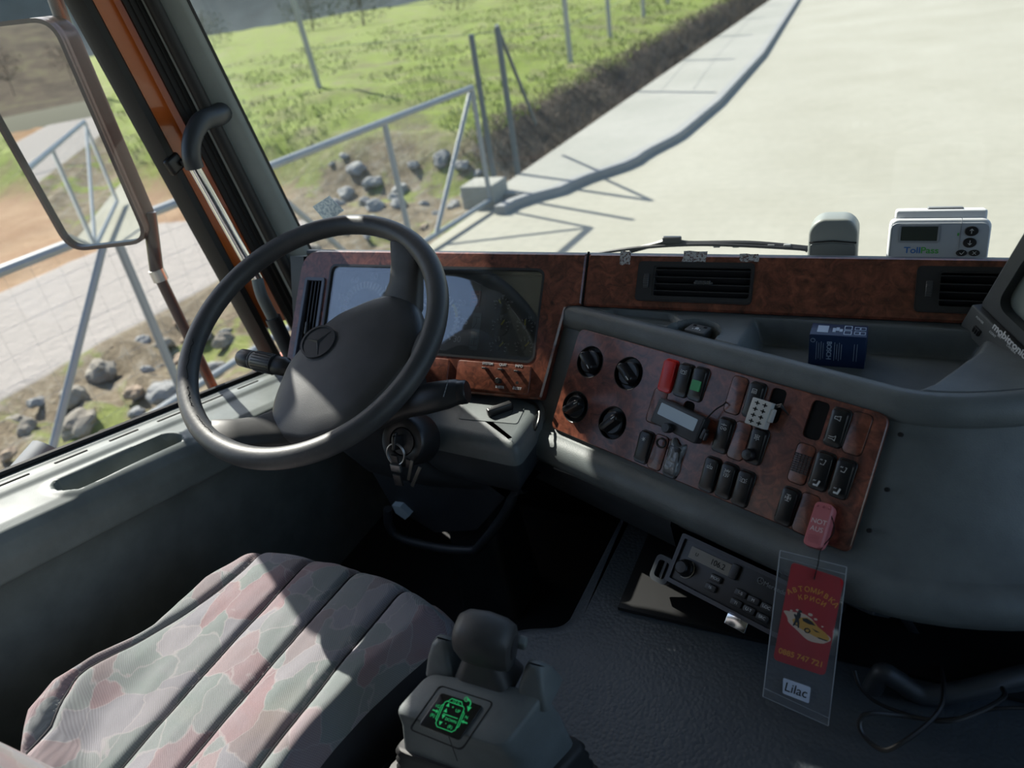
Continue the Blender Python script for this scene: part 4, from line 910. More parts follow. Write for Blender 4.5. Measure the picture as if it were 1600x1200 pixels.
for k,(bu,bv,wx,wy) in enumerate(((1518,361,.017,.014),(1515,379,.017,.014),(1502,395,.014,.009),(1522,395,.014,.009))):
    bx_,by_=tl(bu,bv); by_/=thh
    b=B(); b.prism([(p*wx/.02,q*wy/.02) for p,q in circ(.010,24)],.001,.003,T(bx_,thh*by_,0),.0008); bt=obj('button',b,BLK,tu)
    b=B(); M=T(bx_,thh*by_,.0031); s=1 if k==0 else -1
    if k<2: lines(b,[((0,-.003*s),(0,.003*s)),((0,.003*s),(-.002,.001*s)),((0,.003*s),(.002,.001*s))],.0008,0,M)
    elif k==2: lines(b,[((-.002,0),(0,-.002)),((0,-.002),(.003,.002))],.0006,0,M)
    else: lines(b,[((-.002,-.002),(.002,.002)),((-.002,.002),(.002,-.002))],.0006,0,M)
    obj('button_icon',b,WHT,bt,smooth=0)
b=B(); tx,ty=tl(1412,391); b.text('Toll',.0125,T(tx,ty,.0016),ax='LEFT',bold=.0002,sx=1.1); obj('lettering',b,simple('toll_blue',(.02,.12,.35),.5),tu,smooth=0)
b=B(); b.text('Pass',.0125,T(tx+.0215,ty,.0016),ax='LEFT',bold=.0002,sx=1.1); b.box((tl(1497,366)[0],tl(1497,366)[1],.0018),(.002,.004,.0006)); obj('green_lettering',b,simple('toll_green',(.06,.32,.06),.5),tu,smooth=0)
b=B(); b.box((.006,thh+.0125,-.022),(.045,.005,.022),bev=.0015); obj('top_catch',b,simple('toll_catch',(.16,.17,.18),.5),tu)
# grey dome-topped device
q0=onY(1262,395,1.17); q1=onY(1339,395,1.17); zt_=onY(1300,343,1.17).z; gw=q1.x-q0.x
gd=thing('sensor_housing','grey rounded plastic sensor housing standing on the dash top','sensor housing',T((q0.x+q1.x)/2,1.17,.778))
H=zt_-.778; b=B(); P=rpoly([(-gw/2-.001,0),(gw/2+.001,0),(gw/2,H*.80),(gw*.30,H),(-gw*.30,H),(-gw/2,H*.80)],[.002,.002,.014,.02,.02,.014],5)
b.prism(P,-.040,0,RX(PI/2),bev=.005,both=True); obj('housing_body',b,simple('sensor_grey',(.23,.25,.235),.45),gd,M=T(0,.04,0)@T(0,-.04,0))
b=B(); P2=[(-gw/2*.93,.0),(gw/2*.93,0),(gw/2*.93,H*.48),(0,H*.52),(-gw/2*.93,H*.48)]; b.prism(rpoly(P2,.004,3),0,.0015,RX(PI/2),.001); obj('front_face',b,simple('sensor_dark_grey',(.14,.155,.15),.4),gd)
b=B(); b.tube([(-gw/2*.95,-.001,H*.52),(0,-.002,H*.56),(gw/2*.95,-.001,H*.52)],.0012,6); obj('lid_seam',b,BLK,gd)
# wiper outside
wi=thing('windscreen_wiper','black windscreen wiper parked along the bottom of the glass','wiper',T(*onY(1050,380,1.33)))
P=[onY(u,v,1.33) for u,v in((925,397),(1000,387),(1100,382),(1240,388),(1262,392))]
b=B(); b.tube(bez(P,6),.0035,6); obj('wiper_blade',b,BLK,wi,world=True)
b=B(); P=[onY(u,v,1.335) for u,v in((985,392),(1030,380),(1050,374),(1075,380),(1170,380),(1262,388))]; b.tube(bez(P,6),.005,6); b.box(tuple(onY(1050,375,1.335)),(.036,.012,.014),bev=.003); obj('wiper_arm',b,BLK,wi,world=True)
b=B()
for u in (1120,1150,1180,1205,1230): b.box(tuple(onY(u,384,1.332)),(.012,.006,.006),bev=.001)
obj('blade_clip',b,GRYP,wi,world=True)
# windscreen sticker
sp=[wsp(0,0)]; 
def onws(u,v): return onP(u,v,(0,1.27+.015,.85),Vector((0,-1,-.22)).normalized())
stv=[onws(u,v)+Vector((0,-.004,0)) for u,v in((490,322),(516,305),(539,328),(513,348))]
b=B(); b.mesh([p for p in stv]+[p+Vector((0,.0006,0)) for p in stv],[(0,1,2,3),(4,5,6,7),(0,1,5,4),(1,2,6,5),(2,3,7,6),(3,0,4,7)])
t_=NT('sticker_paper'); t_.set(t_.ramp(t_.noise(140,3,.8).outputs[0],[(.45,(.50,.58,.66)),(.55,(.22,.30,.40))]),.5); tag(obj('windscreen_sticker',b,t_.m,smooth=0),'small pale blue square sticker at the lower left of the windscreen','sticker')
# monitor
MP=onZ(1512,505,.752); Mn=Vector((-.80,-.58,.12)).normalized()
u3=onP(1557,326,MP,Mn); u4=onP(1590,585,MP,Mn)
md=(onP(1600,594,MP,Mn)-MP).normalized(); MOM=frame(MP,md,None,Mn)
def M2(u,v,off=0): q=MOM.inverted()@onP(u,v,MP+Mn*off,Mn); return (q.x,q.y)
hM=M2(1557,326)[1]; wM=.165
mo=thing('rear_view_monitor','boxy dark grey camera monitor lettered mobitronic at the right edge','monitor',MOM)
MG=grain('monitor_grey',(.055,.06,.062),.5,700,.2,.0003); strip=M2(1515,492)[1]
print('MON',hM,M2(1515,492),M2(1545,335),M2(1520,530))
hs=.030
b=B(); outm=[(0,hs),(wM,hs),(wM,hM),(0,hM)]; scr=[M2(1548,395),M2(1580,356)]
screen=rpoly([(.022,hs+.018),(wM-.02,hs+.018),(wM-.02,hM-.016),(.022,hM-.016)],.02,6)
plate(b,rpoly([(0,hs),(wM,hs),(wM,hM),(0,hM)],.006,3),[screen],-.02,.0,I4,.004)
b.loft([[(p*s+wM/2*(1-s),q*s+hM/2*(1-s),z) for p,q in rpoly([(0,0),(wM,0),(wM,hM),(0,hM)],.006,3)] for s,z in((1,-.02),(.97,-.08),(.80,-.14),(.6,-.16))]); obj('monitor_case',b,MG,mo)
b=B(); b.prism(rpoly([(-.004,-.008),(wM,-.008),(wM,hs),(-.004,hs)],.003,3),-.02,.006,bev=.002); cpn=obj('control_strip',b,simple('monitor_strip',(.075,.08,.08),.45),mo)
b=B(); b.surf(lambda u,v:(lerp(.018,wM-.016,u),lerp(hs+.014,hM-.012,v),-.016+.012*(1-(2*u-1)**2)*(1-(2*v-1)**2)),16,14); obj('crt_screen',b,simple('crt_glass',(.26,.29,.27),.12,coat=.6),mo,label='pale grey curved blank screen')
b=B(); x,y=M2(1553,507,.006); b.text('mobitronic',.0135,T(x,y-.001,.0062),ax='LEFT',bold=.0003)
for s,u,v in(('POWER',1531,500),('CONT',1551,522),('BRT',1562,526),('CAMERA',1580,545)):
    x,y=M2(u,v,.006); b.text(s,.0042,T(x,y,.0062))
obj('lettering',b,WHT,cpn,smooth=0)
x,y=M2(1527,517,.006); b=B(); b.box((x,y,.006),(.013,.009,.005),bev=.001); 
for k in range(3): b.box((x-.004+k*.004,y,.0088),(.001,.008,.001))
obj('power_button',b,BLK,cpn)
for u,v in((1544,541),(1556,545)):
    x,y=M2(u,v,.006); b=B(); b.lathe([(.0028,.004),(.0028,.0062),(.0015,.0063),(.0015,.003),(.0002,.003)],T(x,y,0),14); obj('adjust_hole',b,BLK,cpn)
x,y=M2(1583,563,.006); b=B(); b.box((x,y,.007),(.004,.009,.006),bev=.001); obj('slide_switch',b,BLK,cpn)
# ---------------------------------------------------------------- steering wheel
al,be=R(30),R(5.3); WN=Vector((math.sin(be)*math.sin(al),-math.sin(al)*math.cos(be),math.cos(al))).normalized(); WC=Vector((-.795,.792,.806))
wx=Vector((math.cos(be),math.sin(be),0)); W0=frame(WC,wx,None,WN); WM_=W0@RZ(R(59.5))
sw=thing('steering_wheel','large worn black four-spoke steering wheel with a star emblem on its pad','steering wheel',WM_)
RW,rt=.2185,.0168
b=B(); n=160
b.tube([(RW*math.cos(2*PI*i/n),RW*math.sin(2*PI*i/n),0) for i in range(n)],rt,20,closed=True,sx=1,up=(0,0,1)); 
# worn lighter leather: its own colour variation
tw_=NT('rim_rubber'); c1=tw_.ramp(tw_.noise(16,5,.7).outputs[0],[(.35,(.030,.033,.036)),(.7,(.052,.053,.054))]); wr=tw_.ramp(tw_.noise(34,5,.75,1.5).outputs[0],[(.63,(0,0,0)),(.72,(.5,.5,.5))]); tw_.set(tw_.mix(wr,c1,(.13,.12,.11)),.48); tw_.bump(tw_.noise(60,6,.7,.8).outputs[0],.35,.0012)
obj('rim',b,tw_.m,sw)
# cracks
b=B(); rr=random.Random(2)
for (a0,a1,rad,zz) in((128,150,.6,.8),(154,166,.7,.75),(172,186,.65,.78)):
    n_=22; P=[]
    for k in range(n_+1):
        a=R(lerp(a0,a1,k/n_)); ph=R(55+rr.uniform(-5,5)); P.append(((RW-rt*math.cos(ph)*1.0)*math.cos(a),(RW-rt*math.cos(ph))*math.sin(a),rt*math.sin(ph)*1.0))
    b.tube(P,.0006,4)
obj('rim_crack',b,HOLE,sw)
po=[(-.118,-.004),(-.06,.031),(0,.040),(.06,.031),(.118,-.004),(.150,-.036),(.155,-.068),(.130,-.118),(.082,-.156),(.03,-.163),(-.03,-.163),(-.082,-.156),(-.130,-.118),(-.155,-.068),(-.150,-.036)]
po=rpoly(po[::-1],.018,4)[::-1]
cx_,cy_=0,-.06
def ringp(s,z): return [(cx_+(x-cx_)*s,cy_+(y-cy_)*s,z) for x,y in po]
b=B(); b.loft([ringp(.80,-.105),ringp(.93,-.088),ringp(.985,-.074),ringp(1,-.062),ringp(.99,-.051),ringp(.965,-.044),ringp(.91,-.039),ringp(.7,-.0355),ringp(.45,-.033),ringp(.2,-.0315),ringp(.02,-.031)]); obj('hub_pad',b,PAD,sw)
def spoke(P,Wd,H,name='spoke'):
    b=B(); rings=[]
    for (x,y,z),w_,h_,dirv in zip(P,Wd,H,[None]*len(P)):
        rings.append((Vector((x,y,z)),w_,h_))
    out=[]
    for k,(p,w_,h_) in enumerate(rings):
        t=(rings[min(k+1,len(rings)-1)][0]-rings[max(k-1,0)][0]).normalized(); sd=Vector((0,0,1)).cross(t).normalized(); upv=t.cross(sd)
        out.append([p+sd*math.copysign(abs(math.cos(a))**.8,math.cos(a))*w_/2+upv*math.copysign(abs(math.sin(a))**.8,math.sin(a))*h_/2 for a in [2*PI*i/20 for i in range(20)]])
    b.loft(out); return obj(name,b,RUBR,sw)
for s in (1,-1):
    spoke([(s*.118,-.052,-.062),(s*.140,-.047,-.058),(s*.165,-.040,-.040),(s*.188,-.030,-.018),(s*.206,-.022,-.004),(s*.214,-.018,0)],[.084,.078,.062,.056,.064,.070],[.036,.036,.034,.028,.024,.014])
    spoke([(s*.080,-.118,-.068),(s*.092,-.138,-.064),(s*.100,-.156,-.046),(s*.106,-.172,-.026),(s*.110,-.186,-.008),(s*.112,-.190,0)],[.082,.080,.070,.070,.076,.082],[.034,.034,.032,.026,.022,.014])
b=B(); EM=T(0,.002,-.0315)@RZ(R(-59.5+80))
b.ringplate(circ(.031,40),circ(.0275,40),-.003,.0024,EM); b.lathe([(.0275,-.002),(.0275,.0006),(.0003,.0006)],EM,40)
for k in range(3):
    a=R(90+120*k); t=Vector((math.cos(a),math.sin(a),0)); s_=Vector((-t.y,t.x,0)); tip=t*.0272+Vector((0,0,.001)); 
    b.mesh([tuple(tip),tuple(s_*.0032-t*.0018+Vector((0,0,.0006))),tuple(-s_*.0032-t*.0018+Vector((0,0,.0006))),(0,0,.0036)],[(0,1,3),(0,3,2)],EM)
em=obj('star_emblem',b,simple('emblem_black',(.03,.033,.036),.3),sw,smooth=25)
# ---- column
col=thing('steering_column','dark moulded steering column with two stalks and the ignition lock','steering column',T(*(WC-WN*.16)))
def cring(t,wx_,wy_,r=.03,dx=0,dy=0):
    M=W0@T(dx,dy,-t); return [M@Vector((x,y,0)) for x,y in rrect(wx_,wy_,r,5)]
b=B(); b.loft([cring(.095,.14,.13,.05),cring(.115,.19,.15,.05),cring(.17,.20,.16,.05,0,-.005),cring(.24,.18,.17,.045,.01,-.01),cring(.32,.16,.17,.04,.03,-.02),cring(.42,.20,.16,.03,.07,.0),cring(.52,.19,.14,.03,.085,.02)]); obj('column_shroud',b,PLB,col,world=True)
b=B(); Q=[onY(u,v,.98) for u,v in((560,700),(640,712),(740,700),(800,705),(795,770),(745,828),(680,832),(612,790))]
b.loft([[q+Vector((0,.0,0)) for q in Q],[q*.0+Vector((q.x,q.y+.14,q.z-.02)) for q in Q]]); obj('knee_shroud',b,PLB,col,world=True,smooth=30)
b=B(); P=[onY(u,v,.97) for u,v in((606,795),(608,820),(625,840),(680,855),(735,860),(752,850),(790,800),(806,760))]; b.tube(bez(P,8),.010,10); obj('lower_rim',b,PLB,col,world=True)
b=B(); P=[onY(u,v,.965) for u,v in((612,790),(625,792),(640,806),(633,812),(618,802))]; b.loft([P,[p+Vector((0,.02,0)) for p in P]]); tag(obj('folded_note',b,simple('pale_paper',(.35,.45,.5),.7)),'scrap of pale blue paper tucked behind the column rim','paper')
b=B(); P=[onY(u,v,1.05) for u,v in((700,850),(735,930),(760,985))]; b.loft([[Vector(p)+Vector((x,y,0)) for x,y in rrect(w_,w_,.02,4)] for p,w_ in zip([Vector((-.76,1.08,.42)),Vector((-.74,1.08,.2)),Vector((-.72,1.06,.0))],(.14,.13,.15))]); obj('column_foot',b,PLB,col,world=True)
sp0=WC-WN*.085
def stalk(name,pts,rads,lab,sxs=1):
    P=[onP(u,v,sp0-WN*o,WN) for u,v,o in pts]
    b=B(); n=16; rings=[]
    for k,p in enumerate(P):
        t=(P[min(k+1,len(P)-1)]-P[max(k-1,0)]).normalized(); s_=WN.cross(t).normalized(); u_=t.cross(s_)
        rings.append([p+s_*rads[k]*math.cos(2*PI*i/n)*sxs+u_*rads[k]*.8*math.sin(2*PI*i/n) for i in range(n)])
    b.loft(rings); return obj(name,b,lab,col,world=True),P
STM=simple('stalk_black',(.018,.019,.02),.42)
s1,P=stalk('wiper_stalk',[(520,592,.02),(470,580,.01),(448,574,0),(446,573,0),(430,570,0),(425,569,0)],[.015,.0135,.0135,.017,.017,.014],STM)
b=B(); d=(onP(375,558,sp0,WN)-onP(430,570,sp0,WN)); p=onP(430,570,sp0,WN); MT=lookz(p,d); L=d.length
b.lathe([(.0135,-.002),(.0175,.0),(.0175,L*.52),(.016,L*.55),(.0155,L*.60),(.0165,L*.63),(.0158,L*.93),(.012,L*1.0),(.0002,L*1.02)],MT,26)
for i in range(20): b.box((.0176,0,L*.27),(.0012,.0018,L*.46),MT@RZ(2*PI*i/20))
t1=obj('twist_grip',b,STM,s1,world=True)
b=B(); b.lathe([(.0168,L*.60),(.0168,L*.615)],MT,26,cap=False); b.text('- O - II',.008,MT@RY(PI/2)@T(0,0,.0)@T(-L*.0,0,.018)) if False else None; obj('ring_mark',b,GRYP,t1,world=True)
s2,P=stalk('indicator_stalk',[(590,650,.05),(640,630,.02),(670,622,0),(700,616,0),(712,613,-.0),(722,613,0)],[.024,.024,.0255,.0235,.0215,.019],STM,1.0)
b=B(); d=(P[-1]-P[-3]).normalized(); b.lathe([(.0185,-.006),(.0185,.004),(.0165,.007),(.0003,.0075)],lookz(P[-1]+d*.002,d),26); obj('push_button',b,BLK,s2,world=True)
b=B(); 
for k in range(5): b.box((0,0,0),(.0012,.005,.0006),lookz(P[3]+WN*.0188,WN)@T(.004+.0*k,-.012+k*.006,0))
obj('stalk_mark',b,GRYP,s2,world=True)
# ignition
LP=onP(628,690,WC-WN*.23+Vector((0,-.1,0)),Vector((-.15,-.75,.5)).normalized()); LN=Vector((.0,-.85,.45)).normalized()
LM=lookz(LP,LN)
b=B(); b.lathe([(.042,-.05),(.042,-.004),(.038,.001),(.030,.002),(.024,.000),(.022,-.004),(.0003,-.004)],LM,36); obj('ignition_lock',b,BLK,col,world=True)
b=B(); b.lathe([(.0215,-.004),(.0215,-.001),(.014,.001),(.0003,.001)],LM,30); obj('lock_face',b,VB,col,world=True)
ks=thing('key_ring','ignition key with a steel split ring and hanging fobs','keys',LM)
b=B(); b.box((0,0,.012),(.006,.024,.026),bev=.002); b.box((0,.014,.016),(.005,.014,.008),RX(.2),.002); obj('ignition_key',b,BLK,ks)
kc=LP+LN*.020+Vector((0,-.004,-.018)); kx=Vector((1,0,0)); ky=Vector((0,-.3,-1)).normalized()
b=B(); b.tube([kc+kx*.0165*math.cos(2*PI*i/36)+ky*.0175*math.sin(2*PI*i/36) for i in range(36)],.0011,8,closed=True); b.tube([kc+Vector((0,-.0022,0))+kx*.0165*math.cos(2*PI*i/36)+ky*.0175*math.sin(2*PI*i/36) for i in range(36)],.0010,8,closed=True); obj('split_ring',b,STL,ks,world=True)
def hang(n_,u,v,w_,h_,th_,m,rot=0):
    q=onP(u,v,kc,Vector((0,-.9,.4)).normalized()); b=B(); b.box((0,0,0),(w_,th_,h_),T(*q)@RY(rot),.0012); return obj(n_,b,m,ks,world=True)
hang('strap',618,722,.013,.028,.004,BLK,.05); hang('strap_clasp',619,731,.019,.014,.006,simple('dull_metal',(.20,.20,.20),.35,.7),.05); hang('strap',622,750,.015,.022,.004,BLK,.0)
hang('key_blade',650,745,.006,.050,.002,simple('dark_brass',(.10,.10,.09),.35,.6),.55); hang('key_head',640,725,.014,.018,.004,BLK,.3); hang('key_blade',641,735,.006,.045,.002,MATS['dark_brass'],.4)
# ---------------------------------------------------------------- driver seat
seat=thing('driver_seat','driver seat with worn pale camouflage patterned fabric and sewn ridges','seat',T(-.78,.4,0))
SE=[(0,-1.045),(1,-.925+.0)] 
seamx=[lambda y:-.905-.06*sst(.6,.3,y)+.07*sst(.35,.2,y),lambda y:-.805-.004*(.65-y),lambda y:-.712-.03*(.65-y)*1,lambda y:-.613-.05*(.65-y)]
LP_=[(0,-.90),(.15,-.905),(.215,-.935),(.26,-.985),(.31,-1.010),(.37,-1.005),(.45,-.985),(.50,-.988),(.56,-.985),(.66,-.955),(.8,-.94)]
def left(y):
    for (a,c),(d,e) in zip(LP_,LP_[1:]):
        if y<=d: return lerp(c,e,max(0,(y-a)/(d-a)))
    return -.94
def right(y): return -.522-.055*sst(.64,.34,y)
def frontz(y): return -.09*sst(.615,.71,y)**2
def seatz(x,y):
    base=.452+.008*math.sin((y-.2)*5)+frontz(y)
    l,r=left(y),right(y); bol=.055*sst(.50,.22,y)*sst(l+.13,l+.03,x)   # bolster lifts at the rear left
    base+=bol
    dmin=min(abs(x-f(y)) for f in seamx); base+=-.009*math.exp(-(dmin/.0065)**2)-.003*math.exp(-(dmin/.03)**2)+.004
    base-=.070*sst(.05,0,x-l)**2 ; base-=.045*sst(.04,-.0,r-x)**2.2
    base+=.002*noise.noise(Vector((x*14,y*14,0)))+.0015*noise.noise(Vector((x*40,y*18,3)))
    return base
b=B()
def sf(u,v):
    y=lerp(.02,.70,v); x=lerp(left(y),right(y),u); 
    yy=y-.045*(2*abs(u-.45))**3*sst(.5,.70,y)   # rounded front corners
    return (x,yy,seatz(x,y))
b.surf(sf,150,170)
# skirt
def skirt(P,dz_): return [[p for p in P],[p+Vector((0,0,-dz_)) for p in P]]
obj('seat_cushion',b,SEAT,seat,world=True,smooth=180)
SIDE=grain('seat_side_fabric',(.016,.017,.021),.8,1200,.3,.0004)
b=B(); per=[Vector(sf(0,k/60)) for k in range(61)]+[Vector(sf(k/40,1)) for k in range(1,41)]+[Vector(sf(1,1-k/60)) for k in range(1,61)]
cen=Vector((-.78,.35,.35))
def inn(p,s,z): q=cen.lerp(p,s); return Vector((q.x,q.y,z))
b.loft([[p for p in per],[inn(p,1.012,p.z-.012) for p in per],[inn(p,1.0,.335) for p in per],[inn(p,.97,.30) for p in per]],closed=False,caps=False); obj('seat_side',b,SIDE,seat,world=True,smooth=60)
b=B(); b.box((-.78,.33,.27),(.44,.62,.07),bev=.01); obj('seat_frame',b,BLK,seat,world=True)
b=B(); b.box((-.78,.34,.12),(.34,.42,.24),bev=.02); obj('seat_base',b,BLK,seat,world=True)
b=B(); b.box((-.545,.40,.262),(.02,.5,.012)); b.tube([(-.535,.63,.30),(-.52,.66,.34),(-.50,.64,.37)],.008,8); obj('seat_rail',b,STL,seat,world=True)
for f in seamx:
    b=B(); b.tube([(f(y),y-.045*(2*abs((f(y)-left(y))/(right(y)-left(y))-.45))**3*sst(.5,.70,y),seatz(f(y),y)+.0006) for y in [.06+i*.0125 for i in range(52)]],.0017,6); obj('seam',b,simple('seam_thread_%d'%int(-f(.4)*1000),(.02,.02,.025),.9),seat,world=True)
# frayed threads
b=B(); rr=random.Random(8)
fr=Vector((left(.47)+.004,.47,seatz(left(.47)+.01,.47)))
for k in range(46):
    a=rr.uniform(0,PI*2); q=fr+Vector((rr.uniform(-.004,.01),rr.uniform(-.05,.04),rr.uniform(-.012,.004))); L=rr.uniform(.006,.022)
    b.tube([q,q+Vector((-L*.6,rr.uniform(-.4,.4)*L,rr.uniform(-.2,.6)*L)),q+Vector((-L,rr.uniform(-.9,.9)*L,rr.uniform(-.5,.7)*L))],.0003,3)
th_=obj('frayed_threads',b,simple('thread_white',(.5,.5,.5),.9),seat,world=True); th_['kind']='stuff'
# backrest: bolster behind, its lower edge reaches the picture corner
b=B()
def bk(u,v):
    a=2*PI*u; z=lerp(.40,1.12,v); w_=.25*(1-.15*v); return (-.80+w_*math.cos(a)*(1.0 if 1 else 0),(.172-.20*v)+.075*math.sin(a)*(1-.2*v),z+.0)
b.surf(bk,40,24,wrapu=True); 
b.mesh([bk(i/40,1) for i in range(40)],[tuple(range(40))]); obj('backrest',b,SEAT,seat,world=True,smooth=60)
# ---------------------------------------------------------------- engine tunnel
b=B(); TZ=.405
P=rpoly([(-.365,1.02),(.9,1.02),(.9,-.15),(-.50,-.15),(-.50,.60),(-.44,.665),(-.372,.69)],[.01,.01,.01,.01,.03,.03,.02],6)
b.prism(P,0,TZ,bev=.025,n=5)
tun=thing('engine_cover','dark blue grey pebbled vinyl engine cover between the seats','engine cover',T(.1,.4,0)); obj('cover_top',b,TUN,tun,world=True,smooth=50)
# ---- gear selector
gs=thing('gear_selector_console','dark gear selector console with a green lit shift diagram','gear selector',T(-.38,.45,.3))
top=[onZ(u,v,.55) for u,v in((668,1052),(712,1035),(806,1030),(862,1075))]
GDN=Vector((0,-.30,1)).normalized(); gp0=Vector((-.375,.43,.5485))
def g3(u,v,o=0): return onP(u,v,gp0+GDN*o,GDN)
GC=[g3(612,1113),g3(788,1170),g3(856,1080),g3(668,1050)]; gcen=sum(GC,Vector())/4; GX=((GC[1]-GC[0])+(GC[2]-GC[3])).normalized(); GM=frame(gcen,GX,None,GDN); GI=GM.inverted()
gq=[tuple((GI@q).xy) for q in GC]; print('GQ',[tuple(round(c,3) for c in p) for p in gq])
hx=(gq[1][0]-gq[0][0]+gq[2][0]-gq[3][0])/4; hy=(gq[3][1]-gq[0][1]+gq[2][1]-gq[1][1])/4
def gt(p,s,z,r=.014): return [GM@Vector((x*s,y*s,z)) for x,y in rpoly(p,r,5)]
def dropz(p,dx,dy,z): 
    out=[]
    for x,y in rpoly(p,.016,5):
        q=GM@Vector((x,y,0)); c=Vector((gcen.x,gcen.y)); out.append(Vector((c.x+(q.x-c.x)*dx,c.y+(q.y-c.y)*dy+.012,z)))
    return out
b=B(); b.loft([dropz(gq,1.34,1.35,.36),dropz(gq,1.26,1.25,.43),dropz(gq,1.12,1.10,.50),gt(gq,1.03,-.016),gt(gq,1.0,-.006),gt(gq,.975,-.0015),gt(gq,.93,0),gt(gq,.5,0),gt(gq,.02,0)]); obj('selector_housing',b,PL,gs,world=True,smooth=45)
qs=[g3(u,v) for u,v in((655,1133),(718,1158),(755,1104),(690,1083))]; pl=[tuple((GI@q).xy) for q in qs]
b=B(); b.ringplate(rpoly(offset(pl,-.008),.006,4),rpoly(offset(pl,-.007),.006,4),-.002,.0006,GM); b.tube([GM@Vector((gq[0][0]*.55+gq[1][0]*.45+.008,gq[0][1]*.5+gq[1][1]*.5-.0,.0)),GM@Vector((gq[0][0]*.55+gq[1][0]*.45+.010,gq[0][1]-.02,-.05))],.0006,4); obj('panel_groove',b,HOLE,gs,world=True)
b=B(); b.prism(rpoly(pl,.004,4),0,.0022,GM,.0008); sd=obj('diagram_plate',b,GLB,gs,world=True,label='glossy black plate with a green shift diagram')
GE=emis('green_backlight',(.03,.75,.22),.22,(.02,.3,.1))
ctr=(Vector(pl[0])+Vector(pl[2]))/2; axx=((Vector(pl[1])-Vector(pl[0]))+(Vector(pl[2])-Vector(pl[3]))).normalized(); w_=(Vector(pl[1])-Vector(pl[0])).length
b=B(); s=w_/50; M=GM@T(ctr.x,ctr.y,.0024)@RZ(math.atan2(axx.y,axx.x))
def Lg(S,wd=.7): lines(b,[((a*s,c*s),(d*s,e*s)) for a,c,d,e in S],wd*s,0,M)
Lg([(-9,12,-6,16),(-6,16,6,16),(6,16,9,12),(-10,12,10,12),(-12,10,-12,-12),(12,10,12,-12),(-10,12,-12,10),(10,12,12,10),(-12,-12,-9,-15),(12,-12,9,-15),(-9,-15,9,-15),(-8,-1,9,-1),(-14,6,-14,-8),(14,6,14,-8),(-14,6,-12,8),(-14,-8,-12,-10),(14,6,12,8),(14,-8,12,-10)])
for (x0,y0,dx,dy) in((-7,9,0,1),(-7,3,0,1),(-7,-4,0,-1),(-7,-11,0,-1)):
    b.prism([((x0-2)*s,(y0-2*dy)*s),((x0+2)*s,(y0-2*dy)*s),(x0*s,(y0+2*dy)*s)],0,.0003,M)
for t_,x0,y0,z0 in(('1/2 G',0,14,3.4),('UP',6,6,4),('DOWN',3,-5,3.6),('(R)',5,-11,4),('1G',-18,4,4),('(R)',-19,-6,4),('N',18,3,4),('+',-1,8,4),('-',-1,-9,4)): b.text(t_,z0*s*1.15,M@T(x0*s,y0*s,0),ext=.0001)
Lg([(-21,-1,-16,-1),(21,-2,16,-2)],1.2); b.prism([(-17*s,-3*s),(-17*s,1*s),(-14.6*s,-1*s)],0,.0003,M); b.prism([(17*s,-4*s),(17*s,0),(14.6*s,-2*s)],0,.0003,M)
arc(b,4*s,5.2*s,110,-20,0,M@T(12*s,16*s,0)); b.prism([(19*s,14*s),(14*s,14*s),(17*s,9*s)],0,.0003,M); b.ringplate(circ(2.6*s,20,10*s,20*s),circ(2*s,20,10*s,20*s),0,.0003,M)
obj('shift_diagram',b,GE,sd,world=True,smooth=0)
# knob
k0=g3(757,1035); kb=g3(762,1040)+Vector((0,0,.0)); 
b=B(); b.tube([kb,kb+Vector((0,0,.03))],.016,14); obj('lever_neck',b,BLK,gs,world=True)
kn=B(); KL=frame(onZ(757,998,.605),(1,.12,-.16),(0,1,.12))
pr=[(-.034,.010,.014,0),(-.032,.018,.022,0),(-.022,.024,.030,0),(0,.026,.033,.0),(.022,.025,.030,-.001),(.032,.022,.026,-.003),(.035,.016,.019,-.004)]
kn.loft([[(x,ry*math.copysign(abs(math.cos(a))**.75,math.cos(a)),dz+(rz*math.copysign(abs(math.sin(a))**.8,math.sin(a)) if math.sin(a)>0 else rz*1.25*math.sin(a))) for a in [2*PI*i/28 for i in range(28)]] for x,ry,rz,dz in pr],KL); knb=obj('selector_knob',kn,RUBR,gs,world=True)
b=B(); b.lathe([(.013,0),(.013,.002),(.011,.003),(.0003,.0035)],KL@T(.034,-.0,-.002)@RY(PI/2)@Matrix.Diagonal((1.25,1,1,1)),24); obj('end_button',b,VB,knb,world=True)
b=B(); b.box((.040,.014,-.012),(.010,.012,.012),KL,.002); obj('side_button',b,PLD,knb,world=True)
b=B(); b.loft([[kb+Vector((x,y,z)) for x,y in rrect(w_,h_,.012,5)] for w_,h_,z in((.075,.050,-.012),(.062,.044,.002),(.048,.036,.018),(.038,.03,.03))]); obj('knob_skirt',b,RUBR,gs,world=True)
for sx_,nm in((-.058,'left'),(.062,'right')):
    b=B(); b.loft([[kb+Vector((sx_+x,y+.002,z)) for x,y in rrect(w_,h_,.006,4)] for w_,h_,z in((.040,.05,-.02),(.030,.036,.004),(.022,.02,.018),(.012,.01,.023))]); obj('guide_cheek',b,PL,gs,world=True)
# bellows boot at the right foot
b=B(); b.loft([dropz(gq,1.30+.05*(k%2)+.02*k,1.30+.05*(k%2)+.015*k,.455-.008*k) for k in range(7)]+[dropz(gq,1.62,1.5,.403)]); obj('bellows_boot',b,RUB,gs,world=True,smooth=60)
